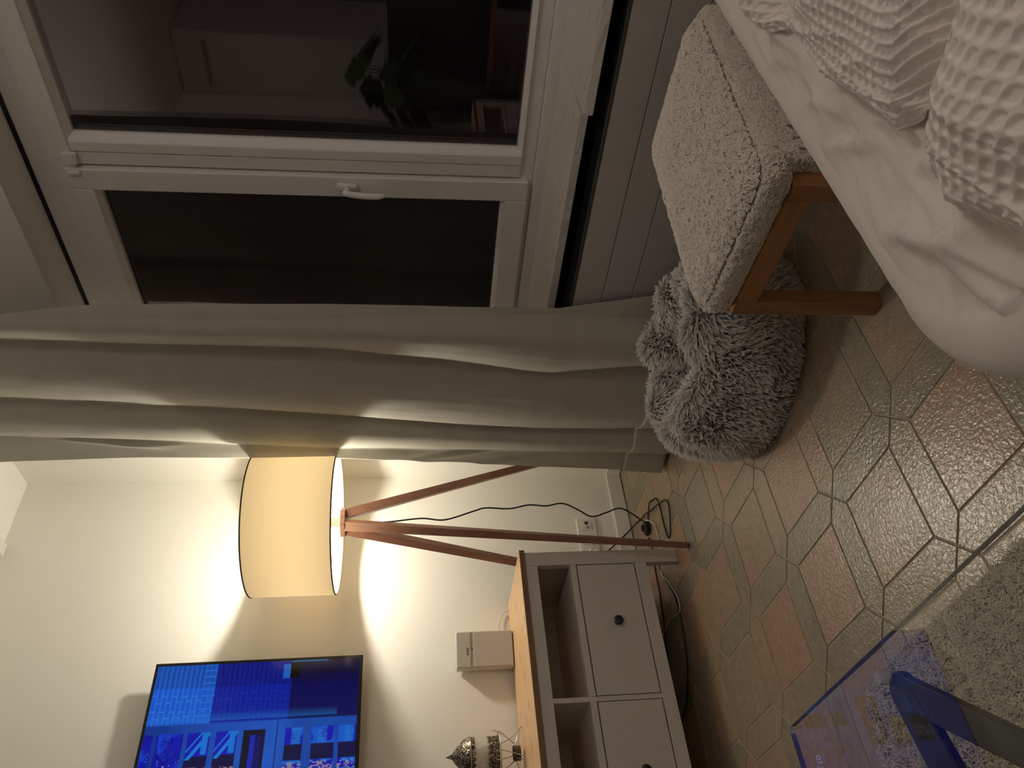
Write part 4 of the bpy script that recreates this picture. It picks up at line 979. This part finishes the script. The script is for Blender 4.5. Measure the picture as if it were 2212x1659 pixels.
def blk_pt(u, v):
    x = -1.80+u*1.05; d = v**1.25*.50; y = blk_edge(x)-d
    h = blk_h(x, d)
    if v < .03: h *= .15+.85*v/.03
    pch = .0118+.0048*min(1, max(0, (-1.40-x)/.12)); a = math.sin(PI*(x+.25*d)/pch); b_ = math.sin(PI*(d)/pch)
    fade = 1.0
    w_ = min(1, max(0, (abs(a*b_)-.18)/.45)); w_ = w_*w_*(3-2*w_); h -= .0050*w_*(.75+.3*noise.noise(Vector((x*14, d*14, 1))))*min(1, d/.004)
    x += .004*noise.noise(Vector((x*12, d*12, 5)))
    return (x, y, ZT+.0075+max(h, .002)+min(throw_h(x, y), .03)*math.exp(-d/.05)+.003)
wb = build('waffle_blanket', MB().grid(blk_pt, 760, 360), M_waffle, smooth=True)
md = wb.modifiers.new('thick', 'SOLIDIFY'); md.thickness = .004; md.offset = 1
tag(wb, 'cream waffle-weave blanket heaped in folds on the plain throw', 'blanket')

# ------------------------------------------------------------------ what the window glass mirrors: far left end of the room
wd_ = thing('wardrobe', 'white floor-to-ceiling wardrobe in corner mirrored in the window glass', 'wardrobe', (-3.2, -.22, 0))
M_ward = plain('wardrobe_white', (.62, .60, .57), .5, nscale=30, var=.02)
build('carcass', MB().box(XL+.004, -2.937, -.43, -.002, 0.002, 2.54), M_ward, wd_, bev=.001)
dr = build('upper_door', MB().box(-2.936, -2.917, -.426, -.006, 1.13, 2.535), M_ward, wd_, bev=.002)
build('handle', MB().tube([(-2.885, -.375, 2.335), (-2.885, -.075, 2.335)], .012, 12).tube([(-2.917, -.34, 2.335), (-2.885, -.34, 2.335)], .005, 8).tube([(-2.917, -.11, 2.335), (-2.885, -.11, 2.335)], .005, 8), M_spkd, dr)
build('lower_door', MB().box(-2.936, -2.917, -.426, -.006, .06, 1.125), M_ward, wd_, bev=.002)
bn = thing('bench', 'low brown wooden bench at the wardrobe foot, mirrored in window', 'bench', (-2.72, -.55, 0))
M_bench = wood('bench_wood', (.20, .09, .035), (.38, .19, .085), 'Y', .5)
build('bench_top', MB().box(-2.90, -2.52, -1.15, -.06, .42, .45), M_bench, bn, bev=.003)
for (x, y) in ((-2.88, -1.12), (-2.57, -1.12), (-2.88, -.12), (-2.57, -.12)): build('leg', MB().box(x, x+.04, y, y+.04, 0.001, .4195), M_bench, bn)
bc = thing('black_cabinet', 'black box cabinet standing on the wooden bench, mirrored in window', 'cabinet', (-2.75, -.6, .45))
build('body', MB().box(-2.90, -2.62, -1.08, -.10, .4505, 1.10), M_black, bc, bev=.004)
build('door', MB().box(-2.619, -2.603, -1.075, -.595, .458, 1.095), M_black, bc, bev=.002); build('door', MB().box(-2.619, -2.603, -.585, -.105, .458, 1.095), M_black, bc, bev=.002)
# leafy plant
pt = thing('potted_plant', 'broad-leaved green plant in a pot left of television, mirrored in window', 'plant', (-2.33, -.40, 0))
build('pot', MB().lathe([(.0, .0015), (.10, .0015), (.125, .22), (.13, .24), (.12, .24), (.115, .21), (0, .21)], (-2.33, -.40, 0), 36, cap=False), plain('pot_clay', (.35, .30, .26), .6), pt, smooth='auto')
M_leaf = plain('leaf_green', (.045, .09, .03), .4, nscale=20, var=.25)
M_stem = plain('stem_green', (.10, .13, .05), .6)
rp = random.Random(3)
for k in range(17):
    az = rp.uniform(0, 2*PI); hz_ = rp.uniform(.95, 1.36); rr_ = rp.uniform(.04, .17); base = Vector((-2.33, -.40, .21)); endp = Vector((-2.33+rr_*math.cos(az), -.40+min(rr_*math.sin(az), .26), hz_))
    mid = base.lerp(endp, .5)+Vector((0, 0, .08)); s_o = build('stem', MB().tube(catmull([base, mid, endp], 6), .0045, 6), M_stem, pt, smooth=True)
    dirv = Vector((math.cos(az), math.sin(az), -.55)).normalized(); side = Vector((-math.sin(az), math.cos(az), 0)); nrm = dirv.cross(side); Ln = rp.uniform(.20, .30)
    def leaf(u, v, endp=endp, dirv=dirv, side=side, nrm=nrm, Ln=Ln):
        wv_ = math.sin(PI*min(1, u**.75))*.42*(1-.35*max(0, math.sin(u*17)))*(1 if u < .97 else .3); y = (v-.5)*2*wv_
        p = endp+dirv*(u-.05)*Ln+side*y*Ln*.9-nrm*abs(y)*.15*Ln-Vector((0, 0, 1))*u*u*.05
        p.y = min(p.y, -.02); p.x = max(p.x, -2.585); return p
    lf = build('leaf', MB().grid(leaf, 22, 8), M_leaf, s_o, smooth=True)
    lm = lf.modifiers.new('t', 'SOLIDIFY'); lm.thickness = .0008
bpy.context.view_layer.update()
